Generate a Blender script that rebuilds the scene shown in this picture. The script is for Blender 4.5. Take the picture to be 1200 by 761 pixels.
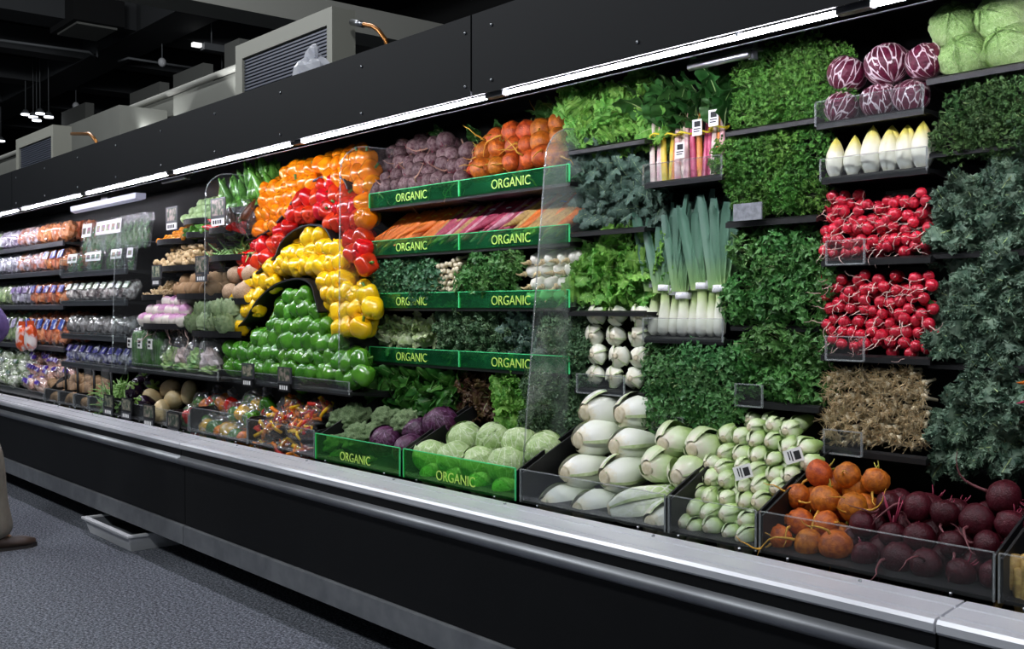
import bpy, math, random
from mathutils import Vector, Matrix, Quaternion, noise

for _o in list(bpy.data.objects):
    bpy.data.objects.remove(_o)
scene = bpy.context.scene
COL = scene.collection
PI = math.pi
RND = random.Random(11)

# ------------------------------------------------------------------ camera
EYE = Vector((0, 0, 1.2))
FPX = 1255.0
YAW = math.radians(40.16)          # angle between the view axis and the run of the case
PITCH = math.radians(0.84)
FH = Vector((-math.cos(YAW), math.sin(YAW), 0))
RT = Vector((math.sin(YAW), math.cos(YAW), 0))
FW = FH * math.cos(PITCH) + Vector((0, 0, -math.sin(PITCH)))
UP = FH * math.sin(PITCH) + Vector((0, 0, math.cos(PITCH)))
cam = bpy.data.cameras.new('camera')
cam.sensor_width = 36.0
cam.lens = FPX / 1200 * 36.0
cam.clip_end = 200
camo = bpy.data.objects.new('camera', cam)
COL.objects.link(camo)
m = Matrix((RT, UP, -FW)).transposed().to_4x4()
m.translation = EYE
camo.matrix_world = m
scene.camera = camo

# ------------------------------------------------------------------ world, exposure, hall lamps
scene.view_settings.view_transform = 'Standard'
scene.view_settings.look = 'None'
scene.view_settings.exposure = 0.2
scene.view_settings.gamma = 1.0
scene.view_settings.use_curve_mapping = False
world = bpy.data.worlds.new('hall_ambient')
scene.world = world
world.use_nodes = True
world.node_tree.nodes['Background'].inputs[0].default_value = (0.62, 0.70, 0.82, 1)
world.node_tree.nodes['Background'].inputs[1].default_value = 0.10
TUBE_STRENGTH = 100.0
HALL_W = 430.0
def hall_lamp(x, y, z, w):
    l = bpy.data.lights.new('hall_lamp_light', 'POINT')
    l.shadow_soft_size = 0.45; l.energy = w; l.color = (0.93, 0.96, 1.0)
    o = bpy.data.objects.new('hall_lamp_light', l)
    o.location = (x, y, z); COL.objects.link(o)
for hx in (-14.0, -8.5, -3.0, 2.5):
    hall_lamp(hx, -2.6, 6.3, HALL_W)
hall_lamp(-12.5, 3.3, 6.3, HALL_W * .6)
hall_lamp(-7.0, 3.3, 6.3, HALL_W * .6)

# ------------------------------------------------------------------ measuring helpers: photo pixel -> point on a plane of the place
def ray(px, py):
    return FW + RT * ((px - 600) / FPX) + UP * ((380.5 - py) / FPX)
def W(px, py, Y):
    d = ray(px, py); return EYE + d * (Y / d.y)
def WX(px, Y):
    return W(px, 362, Y).x
def WZ(px, py, Z):
    d = ray(px, py); return EYE + d * ((Z - EYE.z) / d.z)
def S(px, py, g):
    Y = 2.4
    for _ in range(12):
        p = W(px, py, Y); Y = .5 * Y + .5 * g(p.z)
    return W(px, py, Y)
def proj(p):
    q = Vector(p) - EYE; d = q.dot(FW)
    return 600 + q.dot(RT) / d * FPX, 380.5 - q.dot(UP) / d * FPX
def inside(x, y, poly):
    c = False; n = len(poly); j = n - 1
    for i in range(n):
        xi, yi = poly[i]; xj, yj = poly[j]
        if (yi > y) != (yj > y) and x < (xj - xi) * (y - yi) / (yj - yi) + xi: c = not c
        j = i
    return c
LASTROWS = []
def fill(poly, g, sp, jit=.16, off=0.0, rows=.87):
    pts = [S(a, b, g) for a, b in poly]
    x0 = min(p.x for p in pts) - sp; x1 = max(p.x for p in pts) + sp
    z0 = min(p.z for p in pts) - sp; z1 = max(p.z for p in pts) + sp
    out = []; z = z0; r = 0; LASTROWS.clear()
    while z < z1:
        dy = (g(z + .01) - g(z)) / .01
        x = x0 + (sp * .5 if r % 2 else 0)
        while x < x1:
            p = Vector((x + RND.uniform(-jit, jit) * sp, 0, z + RND.uniform(-jit, jit) * sp))
            p.y = g(p.z) + off + RND.uniform(-jit, jit) * sp * .5
            if inside(*proj(p), poly): out.append(p); LASTROWS.append(r)
            x += sp
        z += sp * rows / math.sqrt(1 + dy * dy); r += 1
    return out
def lin(z0, y0, z1, y1):
    return lambda z: y0 + (y1 - y0) * (z - z0) / (z1 - z0)
def flat(y):
    return lambda z: y

# ------------------------------------------------------------------ materials
def C(h):
    h = h.lstrip('#')
    v = [int(h[i:i + 2], 16) / 255 for i in (0, 2, 4)]
    return tuple(c / 12.92 if c <= .04045 else ((c + .055) / 1.055) ** 2.4 for c in v) + (1,)
class N:
    def __init__(s, name):
        s.m = bpy.data.materials.new(name); s.m.use_nodes = True
        s.t = s.m.node_tree; s.t.nodes.clear()
        s.out = s.a('ShaderNodeOutputMaterial')
    def a(s, typ, **kw):
        n = s.t.nodes.new(typ)
        for k, v in kw.items(): setattr(n, k, v)
        return n
    def l(s, a, b): s.t.links.new(a, b)
    def coord(s): return s.a('ShaderNodeTexCoord').outputs['Object']
    def mix(s, f, a, b):
        n = s.a('ShaderNodeMix', data_type='RGBA')
        for i, v in ((0, f), (6, a), (7, b)):
            if hasattr(v, 'is_linked'): s.l(v, n.inputs[i])
            else: n.inputs[i].default_value = v
        return n.outputs[2]
    def noise(s, vec, scale, detail=3, rough=.55):
        n = s.a('ShaderNodeTexNoise'); n.inputs['Scale'].default_value = scale
        n.inputs['Detail'].default_value = detail; n.inputs['Roughness'].default_value = rough
        s.l(vec, n.inputs['Vector']); return n.outputs[0]
    def ramp(s, f, stops):
        n = s.a('ShaderNodeValToRGB'); e = n.color_ramp.elements
        while len(e) < len(stops): e.new(.5)
        for k, (p, c) in enumerate(stops): e[k].position = p; e[k].color = c
        s.l(f, n.inputs[0]); return n.outputs[0]
def mat(name, col, rough=.5, col2=None, nscale=20, lo=.35, hi=.65, vary=0.0, bump=0, bscale=60, metal=0, coat=0,
        grad=None, axis=2, veins=None, trans=0, spec=.5, hue=0.0):
    """Procedural surface: base colour with noise, optional gradient along an object axis, veins, per-object variation."""
    s = N(name); co = s.coord()
    c = C(col)
    oi = s.a('ShaderNodeObjectInfo').outputs['Random']
    add = s.a('ShaderNodeVectorMath', operation='MULTIPLY_ADD')
    cmb = s.a('ShaderNodeCombineXYZ'); s.l(oi, cmb.inputs[0]); s.l(oi, cmb.inputs[1])
    s.l(cmb.outputs[0], add.inputs[0]); add.inputs[1].default_value = (7, 5, 3); s.l(co, add.inputs[2])
    vec = add.outputs[0]
    if grad:
        sp = s.a('ShaderNodeSeparateXYZ'); s.l(co, sp.inputs[0])
        mr = s.a('ShaderNodeMapRange'); mr.inputs[1].default_value = grad[0]; mr.inputs[2].default_value = grad[1]
        s.l(sp.outputs[axis], mr.inputs[0])
        nz = s.noise(vec, nscale, 3); ma = s.a('ShaderNodeMath', operation='MULTIPLY_ADD')
        s.l(nz, ma.inputs[0]); ma.inputs[1].default_value = .22; sb = s.a('ShaderNodeMath', operation='SUBTRACT')
        s.l(mr.outputs[0], ma.inputs[2]); s.l(ma.outputs[0], sb.inputs[0]); sb.inputs[1].default_value = .11
        base = s.ramp(sb.outputs[0], [(p, C(h)) for p, h in grad[2]])
    elif col2:
        nz = s.noise(vec, nscale, 4)
        base = s.ramp(nz, [(lo, c), (hi, C(col2))])
    else:
        base = s.a('ShaderNodeRGB'); base.outputs[0].default_value = c; base = base.outputs[0]
    if veins:
        vcol, vs, w, zs = veins
        mp = s.a('ShaderNodeMapping'); mp.inputs['Scale'].default_value = (1, 1, abs(zs)); s.l(vec, mp.inputs[0])
        if zs < 0:      # veins fanning out along the meridians of a round head
            sx = s.a('ShaderNodeSeparateXYZ'); s.l(co, sx.inputs[0]); at = s.a('ShaderNodeMath', operation='ARCTAN2'); s.l(sx.outputs[1], at.inputs[0]); s.l(sx.outputs[0], at.inputs[1])
            cb = s.a('ShaderNodeCombineXYZ'); s.l(at.outputs[0], cb.inputs[0]); s.l(sx.outputs[2], cb.inputs[2]); s.l(oi, cb.inputs[1]); s.l(cb.outputs[0], mp.inputs[0])
        nzv = s.a('ShaderNodeTexNoise'); nzv.inputs['Scale'].default_value = vs * 1.3; s.l(mp.outputs[0], nzv.inputs['Vector'])
        vm = s.a('ShaderNodeVectorMath', operation='MULTIPLY_ADD'); s.l(nzv.outputs[1], vm.inputs[0])
        vm.inputs[1].default_value = (.35 / vs,) * 3; s.l(mp.outputs[0], vm.inputs[2])
        vo = s.a('ShaderNodeTexVoronoi', feature='DISTANCE_TO_EDGE'); vo.inputs['Scale'].default_value = vs
        s.l(vm.outputs[0], vo.inputs['Vector'])
        base = s.mix(s.ramp(vo.outputs[0], [(w * .25, (1, 1, 1, 1)), (w, (0, 0, 0, 1))]), base, C(vcol))
    if vary or hue:
        hs = s.a('ShaderNodeHueSaturation')
        mr = s.a('ShaderNodeMapRange'); mr.inputs[3].default_value = 1 - vary; mr.inputs[4].default_value = 1 + vary
        s.l(oi, mr.inputs[0]); s.l(mr.outputs[0], hs.inputs['Value'])
        if hue:
            m2 = s.a('ShaderNodeMath', operation='FRACT'); m3 = s.a('ShaderNodeMath', operation='MULTIPLY')
            s.l(oi, m3.inputs[0]); m3.inputs[1].default_value = 17.3; s.l(m3.outputs[0], m2.inputs[0])
            mr2 = s.a('ShaderNodeMapRange'); mr2.inputs[3].default_value = .5 - hue; mr2.inputs[4].default_value = .5 + hue
            s.l(m2.outputs[0], mr2.inputs[0]); s.l(mr2.outputs[0], hs.inputs['Hue'])
        s.l(base, hs.inputs['Color']); base = hs.outputs[0]
    p = s.a('ShaderNodeBsdfPrincipled')
    s.l(base, p.inputs['Base Color'])
    p.inputs['Roughness'].default_value = rough; p.inputs['Metallic'].default_value = metal
    p.inputs['Coat Weight'].default_value = coat; p.inputs['Coat Roughness'].default_value = .12
    p.inputs['Specular IOR Level'].default_value = spec
    if bump:
        b = s.a('ShaderNodeBump'); b.inputs['Strength'].default_value = bump; b.inputs['Distance'].default_value = .01
        s.l(s.noise(vec, bscale, 3), b.inputs['Height']); s.l(b.outputs[0], p.inputs['Normal'])
    sh = p.outputs[0]
    if trans:
        tr = s.a('ShaderNodeBsdfTranslucent'); s.l(base, tr.inputs[0])
        mx = s.a('ShaderNodeMixShader'); mx.inputs[0].default_value = trans
        s.l(sh, mx.inputs[1]); s.l(tr.outputs[0], mx.inputs[2]); sh = mx.outputs[0]
    s.l(sh, s.out.inputs[0])
    return s.m
def clear(name, tint='ffffff', haze=.03, gloss=.10, rough=.03, hazecol='ffffff', noise=None, facet=0):
    """Thin clear plastic: see-through with a surface sheen and a little haze."""
    s = N(name)
    tr = s.a('ShaderNodeBsdfTransparent'); tr.inputs[0].default_value = C(tint)
    df = s.a('ShaderNodeBsdfDiffuse'); df.inputs[0].default_value = C(hazecol)
    gl = s.a('ShaderNodeBsdfGlossy'); gl.inputs['Roughness'].default_value = rough
    lw = s.a('ShaderNodeFresnel'); lw.inputs[0].default_value = 1.45
    ma = s.a('ShaderNodeMath', operation='MULTIPLY_ADD'); s.l(lw.outputs[0], ma.inputs[0]); ma.inputs[1].default_value = gloss * 3
    ma.inputs[2].default_value = gloss * .1
    m1 = s.a('ShaderNodeMixShader'); m1.inputs[0].default_value = haze
    if noise:
        co = s.coord(); nz = s.noise(co, noise[0], 4)
        s.l(s.ramp(nz, [(noise[1], (0, 0, 0, 1)), (noise[2], (haze, haze, haze, 1))]), m1.inputs[0])
    s.l(tr.outputs[0], m1.inputs[1]); s.l(df.outputs[0], m1.inputs[2])
    m2 = s.a('ShaderNodeMixShader'); s.l(ma.outputs[0], m2.inputs[0]); s.l(m1.outputs[0], m2.inputs[1]); s.l(gl.outputs[0], m2.inputs[2])
    if facet:
        b = s.a('ShaderNodeBump'); b.inputs['Strength'].default_value = facet; b.inputs['Distance'].default_value = .02
        vo = s.a('ShaderNodeTexVoronoi'); vo.inputs['Scale'].default_value = 38; s.l(s.coord(), vo.inputs['Vector'])
        s.l(vo.outputs[0], b.inputs['Height']); s.l(b.outputs[0], gl.inputs['Normal'])
    s.l(m2.outputs[0], s.out.inputs[0]); return s.m
def emit(name, col, st):
    s = N(name); e = s.a('ShaderNodeEmission'); e.inputs[0].default_value = C(col); e.inputs[1].default_value = st
    s.l(e.outputs[0], s.out.inputs[0]); return s.m

# ------------------------------------------------------------------ mesh helpers
class MB:
    def __init__(s): s.v = []; s.f = []; s.mi = []
    def grid(s, fn, nu, nv, closed=False, mi=0):
        b = len(s.v); w = nu if closed else nu + 1
        for j in range(nv + 1):
            for i in range(w): s.v.append(tuple(fn(i / nu, j / nv)))
        for j in range(nv):
            for i in range(nu):
                k = (i + 1) % w
                s.f.append((b + j * w + i, b + j * w + k, b + (j + 1) * w + k, b + (j + 1) * w + i)); s.mi.append(mi)
        return s
    def tube(s, pts, rad, n=6, mi=0, cap=True):
        pts = [Vector(p) for p in pts]; b = len(s.v); L = len(pts)
        if not isinstance(rad, (list, tuple)): rad = [rad] * L
        ref = Vector((.31, .17, .93))
        for i, p in enumerate(pts):
            t = (pts[min(i + 1, L - 1)] - pts[max(i - 1, 0)]).normalized()
            a = t.cross(ref)
            if a.length < .05: a = t.cross(Vector((1, 0, 0)))
            a.normalize(); c = t.cross(a)
            for k in range(n):
                an = 2 * PI * k / n
                s.v.append(tuple(p + (a * math.cos(an) + c * math.sin(an)) * rad[i]))
        for i in range(L - 1):
            for k in range(n):
                q = (k + 1) % n
                s.f.append((b + i * n + k, b + i * n + q, b + (i + 1) * n + q, b + (i + 1) * n + k)); s.mi.append(mi)
        if cap:
            s.f.append(tuple(b + k for k in reversed(range(n)))); s.mi.append(mi)
            s.f.append(tuple(b + (L - 1) * n + k for k in range(n))); s.mi.append(mi)
        return s
    def box(s, lo, hi, mi=0):
        x0, y0, z0 = lo; x1, y1, z1 = hi; b = len(s.v)
        s.v += [(x0, y0, z0), (x1, y0, z0), (x1, y1, z0), (x0, y1, z0), (x0, y0, z1), (x1, y0, z1), (x1, y1, z1), (x0, y1, z1)]
        for q in ((3, 2, 1, 0), (4, 5, 6, 7), (0, 1, 5, 4), (1, 2, 6, 5), (2, 3, 7, 6), (3, 0, 4, 7)):
            s.f.append(tuple(b + i for i in q)); s.mi.append(mi)
        return s
    def ext(s, poly, x0, x1, mi=0):
        """poly in (y,z) swept along x"""
        b = len(s.v); n = len(poly)
        for x in (x0, x1):
            for y, z in poly: s.v.append((x, y, z))
        for i in range(n):
            j = (i + 1) % n; s.f.append((b + i, b + j, b + n + j, b + n + i)); s.mi.append(mi)
        s.f.append(tuple(b + i for i in reversed(range(n)))); s.f.append(tuple(b + n + i for i in range(n))); s.mi += [mi, mi]
        return s
    def add(s, o, M=None, mi=None):
        b = len(s.v)
        s.v += [tuple(M @ Vector(p)) for p in o.v] if M else o.v
        s.f += [tuple(b + i for i in f) for f in o.f]
        s.mi += o.mi if mi is None else [mi] * len(o.f)
        return s
    def mesh(s, name, mats, smooth=True):
        me = bpy.data.meshes.new(name); me.from_pydata(s.v, [], s.f)
        for mt in (mats if isinstance(mats, (list, tuple)) else [mats]): me.materials.append(mt)
        me.polygons.foreach_set('material_index', s.mi)
        if smooth: me.polygons.foreach_set('use_smooth', [True] * len(s.f))
        me.update(); return me
def ob(name, mesh, parent=None, loc=None, q=None, s=None):
    o = bpy.data.objects.new(name, mesh)
    if loc is not None: o.location = loc
    if q is not None: o.rotation_mode = 'QUATERNION'; o.rotation_quaternion = q
    if s is not None: o.scale = s if hasattr(s, '__len__') else (s, s, s)
    o.parent = parent; COL.objects.link(o); return o
def tag(o, label, cat, group=None, kind=None):
    o['label'] = label
    if cat: o['category'] = cat
    if group: o['group'] = group
    if kind: o['kind'] = kind
    return o
def struct(name, mesh, label, cat):
    return tag(ob(name, mesh), label, cat, kind='structure')
def boxm(name, lo, hi, mt): return MB().box(lo, hi).mesh(name, mt, False)
def aim(d, roll=0.0):
    return Vector(d).to_track_quat('Z', 'Y') @ Quaternion((0, 0, 1), roll)
def rv(a=1): return Vector((RND.uniform(-a, a), RND.uniform(-a, a), RND.uniform(-a, a)))
ORD = ['leftmost', 'second', 'third', 'fourth', 'fifth', 'sixth', 'seventh', 'eighth', 'ninth', 'tenth', 'eleventh', 'twelfth', 'thirteenth', 'fourteenth']
def nth(i): return 'leftmost' if i == 0 else ORD[i] + ' from left'
def textmesh(txt, size, mt, depth=.0006):
    cu = bpy.data.curves.new('lettering', 'FONT'); cu.body = txt; cu.size = size; cu.align_x = 'CENTER'; cu.align_y = 'CENTER'; cu.extrude = depth
    t = bpy.data.objects.new('lettering_source', cu); COL.objects.link(t)
    dg = bpy.context.evaluated_depsgraph_get(); me = bpy.data.meshes.new_from_object(t.evaluated_get(dg))
    bpy.data.objects.remove(t); me.materials.clear(); me.materials.append(mt); return me
QFRONT = Quaternion((1, 0, 0), PI / 2)      # text plane turned to face the aisle (-Y)

# ------------------------------------------------------------------ shared materials
M_black = mat('black_painted_metal', '08090a', .55, '0b0c0d', 6, spec=.25)
M_shelf = mat('black_shelf_metal', '0a0b0c', .5)
M_rail = mat('dark_grey_price_rail', '3c3e42', .4)
M_fascia = mat('charcoal_fascia_laminate', '0e1115', .6, '101317', 2, spec=.3)
M_seam = mat('seam_black', '0c0d0e', .6)
M_rivet = mat('silver_rivet', 'b9bcc0', .3, metal=1)
M_alu = mat('brushed_aluminium_ledge', 'e6e8ec', .36, 'd8dadf', 3, metal=.4)
M_bump = mat('dull_chrome_bumper', 'a9acaf', .45, '96999d', 4, metal=.8)
M_trim = mat('galvanised_kick_trim', '8a8d90', .5, '74777b', 9, metal=.35)
M_clear = clear('clear_acrylic', 'f4f7f7', haze=.010, gloss=.06)
M_green = clear('green_acrylic', 'b2f5be', haze=.13, gloss=.10, hazecol='3cb878', noise=(9, .2, .75))
M_greenbin = clear('light_green_acrylic', 'c8f8b4', haze=.07, gloss=.06, hazecol='4cc070', noise=(9, .2, .75))
M_greenedge = mat('green_acrylic_edge_painted_glow', '5df096', .25)  # glow of the lit acrylic edges put into a bright diffuse green
M_lime = mat('lime_lettering', 'c9f06a', .5)
M_fog = clear('misted_acrylic', haze=.16, gloss=.08, hazecol='e6efe9', noise=(3.2, .40, .72))
M_white = mat('white_plastic', 'e6e7e8', .4)
M_film = clear('clear_bag_film', haze=.035, gloss=.10, rough=.16, facet=.5)
M_beige = mat('beige_painted_metal', 'b3b3a6', .5)
M_stem = mat('green_stem', '4f7a2c', .5, '7c9a45', 30)
M_paper = mat('white_paper_tag', 'f0f0ec', .6)
M_ink = mat('black_print', '222324', .6)
# ================================================================== THE HALL
s = N('speckled_grey_carpet'); co = s.coord()
n1 = s.noise(co, 95, 2, .75); n2 = s.noise(co, 34, 3); n3 = s.noise(co, 1.2, 2)
base = s.ramp(n1, [(.36, C('34373c')), (.50, C('666a72')), (.62, C('a9adb5'))])
base = s.mix(.35, base, s.ramp(n2, [(.35, C('33363c')), (.65, C('6d727b'))]))
p = s.a('ShaderNodeBsdfPrincipled'); p.inputs['Roughness'].default_value = .95; p.inputs['Specular IOR Level'].default_value = .1
s.l(base, p.inputs['Base Color'])
b = s.a('ShaderNodeBump'); b.inputs['Strength'].default_value = .6; b.inputs['Distance'].default_value = .01
s.l(n1, b.inputs['Height']); s.l(b.outputs[0], p.inputs['Normal']); s.l(p.outputs[0], s.out.inputs[0])
M_carpet = s.m
struct('floor', boxm('floor', (-45, -12, -.05), (12, 14, 0), M_carpet), 'speckled grey carpet floor of the hall', 'floor')
M_dark = mat('black_hall_ceiling', '0b0c0d', .9)
M_beam = mat('dark_grey_ceiling_beam', '3c3e40', .8)
M_hallwall = mat('pale_grey_hall_wall', '8f9088', .8, '85867e', 1.2)
struct('ceiling', boxm('ceiling', (-45, -12, 7.6), (12, 14, 7.7), M_dark), 'black hall ceiling high above the beams', 'ceiling')
struct('wall_back', boxm('wall_back', (-45, 13.0, 0), (12, 13.2, 7.6), M_dark), 'dark hall wall far behind the display case', 'wall')
struct('wall_left', boxm('wall_left', (-45.2, -12, 0), (-45, 14, 7.6), M_dark), 'dark hall wall at the far end of the aisle', 'wall')
# beam running with the case
pb = WZ(141, 63, 7.0)
tag(ob('ceiling_beam', boxm('ceiling_beam', (-45, pb.y - .45, 7.0), (0, pb.y + .45, 7.6), M_beam)), 'long grey ceiling beam running parallel to the display case', 'beam')
cross = [(0, 16, .45, 'wide dark cross beam nearest the top left corner'), (0, 58, .28, 'dark cross beam carrying the sprinkler pipe'),
         (13, 95, .35, 'dark cross beam above the hanging disc lamps'), (0, 121, .28, 'narrow dark cross beam just above the disc lamps'),
         (0, 148, .30, 'farthest dark cross beam beyond the disc lamps')]
for px, py, w, lab in cross:
    q = WZ(px, py, 7.02)
    tag(ob('cross_beam', boxm('cross_beam', (q.x - w, -6, 7.02), (q.x + w, 12.99, 7.58), M_beam)), lab, 'beam')
# pale lower soffit beam crossing above the case
M_soff = mat('pale_beige_soffit', 'a2a29a', .7)
q = WZ(240, 3, 5.0)
tag(ob('soffit_beam', MB().box((q.x - .6, -7, 5.0), (q.x, 12.9, 5.36)).mesh('soffit_beam', M_soff, False)), 'wide pale beige soffit beam crossing behind the tall condenser', 'beam')
# pilasters on the hall wall behind the parapet
M_pil = mat('grey_pilaster', '6d6e69', .8)
for px0, px1, pt, lab in ((263, 280, 52, 'grey pillar just left of the tall condenser'), (203, 238, 88, 'grey pillar behind the middle of the pale parapet'), (152, 187, 110, 'grey pillar behind the parapet lamp glow'), (72, 100, 132, 'grey pillar to the right of the disc lamps')):
    a = W(px0, pt, 8.5); c = W(px1, pt, 8.5)
    tag(ob('pillar', boxm('pillar', (a.x, 8.5, 0), (c.x, 8.7, a.z), M_pil)), lab, 'pillar')
# pale parapet wall behind the case with rail on top
pt = W(277, 85, 4.0)
par = struct('wall_parapet', boxm('wall_parapet', (-30, 4.0, 0), (pt.x + .6, 4.12, pt.z), M_hallwall), 'pale grey partition wall with a rail behind the case', 'wall')
ob('rail', MB().tube([(-30, 3.96, pt.z + .02), (pt.x + .6, 3.96, pt.z + .02)], .028, 8).mesh('rail', M_soff), par)
pt2 = W(112, 134, 3.95)
tag(ob('partition_block', boxm('partition_block', (W(112, 134, 3.5).x - .9, 3.5, 0), (W(140, 150, 3.5).x, 3.94, W(112, 134, 3.5).z), M_hallwall)), 'pale raised block at the step in the partition wall', 'block')
for px, py, lab in ((172, 152, 'small wall-washer lamp box lighting the parapet near its middle'), (258, 114, 'small wall-washer lamp box lighting the parapet beside the tall condenser')):
    c = W(px, py, 3.75); r = tag(ob('wall_washer', boxm('lamp_box', (c.x - .25, 3.68, c.z - .25), (c.x + .1, 3.82, c.z - .1), M_black), None), lab, 'lamp')
    l = bpy.data.lights.new('wall_washer_light', 'SPOT'); l.energy = 16; l.spot_size = 1.7; l.color = (.95, .97, 1); l.shadow_soft_size = .05
    lo = bpy.data.objects.new('wall_washer_light', l); lo.location = (c.x, 3.72, c.z - .07); lo.rotation_euler = (math.radians(155), 0, 0); COL.objects.link(lo)
# sprinkler pipes and hanging fittings
M_pipe = mat('grey_pipe', '6b6e70', .5)
a = WZ(0, 47, 6.8); c = WZ(104, 61, 6.8); d = WZ(114, 69, 6.8)
tag(ob('sprinkler_pipe', MB().tube([a, c, d, d + Vector((0, 0, .25))], .03, 6).mesh('pipe', M_pipe)), 'thin conduit bending upward on the far left ceiling', 'pipe')
a = WZ(139, 72, 6.8); c = WZ(150, 68, 6.8); d = WZ(260, 85, 6.8)
tag(ob('sprinkler_pipe', MB().tube([d + Vector((0, 0, .8)), d, c, a], .03, 6).mesh('pipe', M_pipe)), 'thin grey conduit leading toward the tall condenser', 'pipe')
for px, py, pt, lab in ((190, 73, 45, 'small white globe fitting hanging on a rod, nearer one'), (89, 124, 104, 'small white globe fitting hanging on a rod above the disc lamps')):
    a = WZ(px, py, 6.6); r = ob('pendant_fitting', None, loc=a)
    ob('globe', MB().grid(lambda u, v: (.09 * math.cos(2 * PI * u) * math.sin(PI * v), .09 * math.sin(2 * PI * u) * math.sin(PI * v), -.1 * math.cos(PI * v)), 10, 6, True).mesh('globe', M_white), r)
    ob('rod', MB().tube([(0, 0, .05), (0, 0, .95)], .014, 5).mesh('rod', M_pipe), r); tag(r, lab, 'lamp')
a = WZ(232, 53, 6.7)
r = tag(ob('emergency_lamp', None, loc=a), 'small white twin emergency lamp on the dark ceiling', 'lamp')
ob('lamp_head', MB().box((-.06, -.12, -.04), (.06, .06, .04)).mesh('lamp_head', emit('lit_emergency_lamp', 'ffffff', 1), False), r)
ob('housing', MB().box((-.1, .1, -.08), (.1, .55, .06)).mesh('housing', M_pipe, False), r)
ob('rod', MB().tube([(0, .3, .05), (0, .3, .9)], .014, 5).mesh('rod', M_pipe), r)
c0 = WZ(102, 36, 6.9)
r = tag(ob('ceiling_speaker_box', None, loc=c0), 'black box speaker hanging from the ceiling with pale underside', 'speaker')
ob('cabinet', boxm('cabinet', (-.75, -.5, 0), (.75, .5, .55), M_dark), r)
ob('grille', boxm('grille', (-.6, -.4, -.04), (.6, .4, 0), M_pil), r)
M_disc = emit('lit_lamp_disc', 'f2f6ff', 3.0)
cl0 = WZ(43, 136, 6.0)
r = tag(ob('high_bay_lamp_cluster', None, loc=cl0), 'cluster of five lit disc lamps hanging at upper left', 'lamp')
def discs(r, spots):
    for k, (px, py) in enumerate(spots):
        a = WZ(px, py, 6.0 + .02 * k) - r.location; a.y = (a.y) * .1 + k * .02
        d = ray(px, py); a = EYE + d * ((r.location.y + k * .03) / d.y) - r.location
        ob('diffuser', MB().tube([a, a + Vector((0, 0, .03))], [.11, .11], 14).mesh('diffuser', M_disc, False), r)
        ob('reflector', MB().tube([a + Vector((0, 0, .031)), a + Vector((0, 0, .14))], [.12, .05], 14).mesh('reflector', M_pipe), r)
        ob('cable', MB().tube([a + Vector((0, 0, .13)), Vector((a.x, a.y, 7.6 - r.location.z))], .012, 5).mesh('cable', M_pipe), r)
discs(r, [(30, 135), (39, 138), (47, 134), (57, 138), (43, 142)])
r = tag(ob('high_bay_lamp', None, loc=WZ(1, 166, 6.0)), 'lone lit disc lamp at the left picture edge', 'lamp')
discs(r, [(1, 166)])

# ================================================================== THE CASE
X0, X1 = -14.6, 2.0
case = tag(ob('refrigerated_case', None, loc=(0, 0, 0)), 'long black refrigerated produce case with aluminium front ledge', 'display case')
ob('base', boxm('base', (X0, 2.32, 0), (X1, 3.0, .2), M_seam), case)
ob('lower_tank', MB().ext([(2.05, .2), (2.05, .555), (2.16, .555), (2.98, .60), (2.98, .2)], X0, X1).mesh('lower_tank', M_shelf, False), case)
ob('back_panel', boxm('back_panel', (X0, 2.90, .6), (X1, 2.98, 2.04), M_seam), case)
ob('inner_ceiling', boxm('inner_ceiling', (X0, 2.18, 2.005), (X1, 2.90, 2.04), M_seam), case)
M_canopy = mat('matt_black_canopy', '040404', 1.0, spec=0)
ob('light_canopy', MB().ext([(2.053, 1.868), (2.19, 1.868), (2.19, 2.04), (2.053, 2.04)], X0, X1).mesh('light_canopy', M_canopy, False), case)
ob('canopy_lip', MB().ext([(2.1901, 1.866), (2.197, 1.866), (2.197, 1.88), (2.1901, 1.88)], X0, X1).mesh('canopy_lip', M_rail, False), case)
ob('case_top', boxm('case_top', (X0, 2.053, 2.041), (X1, 2.98, 2.06), M_black), case)
seams = [2.0, -1.07, -4.73, -8.39, -12.05, -14.6]
for a, c in zip(seams[:-1], seams[1:]):
    x1, x0 = a - .003, c + .003
    ob('nose_ledge', MB().ext([(2.0, .556), (1.994, .562), (1.994, .578), (2.0, .586), (2.018, .589), (2.02, .584), (2.024, .584), (2.026, .59), (2.075, .597), (2.077, .593), (2.081, .593), (2.083, .598), (2.118, .602), (2.118, .575)], x0, x1).mesh('nose_ledge', M_alu, False), case)
    ob('nose_panel', boxm('nose_panel', (x0, 2.004, .515), (x1, 2.049, .556), M_black), case)
    pr = [(2.02 - .034 * math.sin(PI * t) ** .8, .478 + .056 * t) for t in [i / 10 for i in range(11)]] + [(2.045, .534), (2.045, .478)]
    ob('bumper', MB().ext(pr, x0 + .002, x1 - .002).mesh('bumper', M_bump), case)
    ob('front_panel', boxm('front_panel', (x0, 2.022, .205), (x1, 2.0495, .477), M_black), case)
    ob('kick_trim', MB().ext([(2.012, .113), (2.012, .197), (2.03, .204), (2.0495, .204), (2.0495, .113)], x0, x1).mesh('kick_trim', M_trim, False), case)
for i, x in enumerate([-1.3 - .61 * k for k in range(18)]):
    ob('screw', MB().tube([(x, 2.098, .599), (x, 2.098, .6045)], .0045, 6).mesh('screw', M_rivet), case)
fz0, fz1 = 1.857, W(300, 104, 2.05).z
fs = [2.0, -2.62, -7.55, -12.4, -14.6]
rivet = MB().tube([(0, 0, 0), (0, -.004, 0)], [.0065, .004], 7).mesh('rivet', M_rivet)
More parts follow.
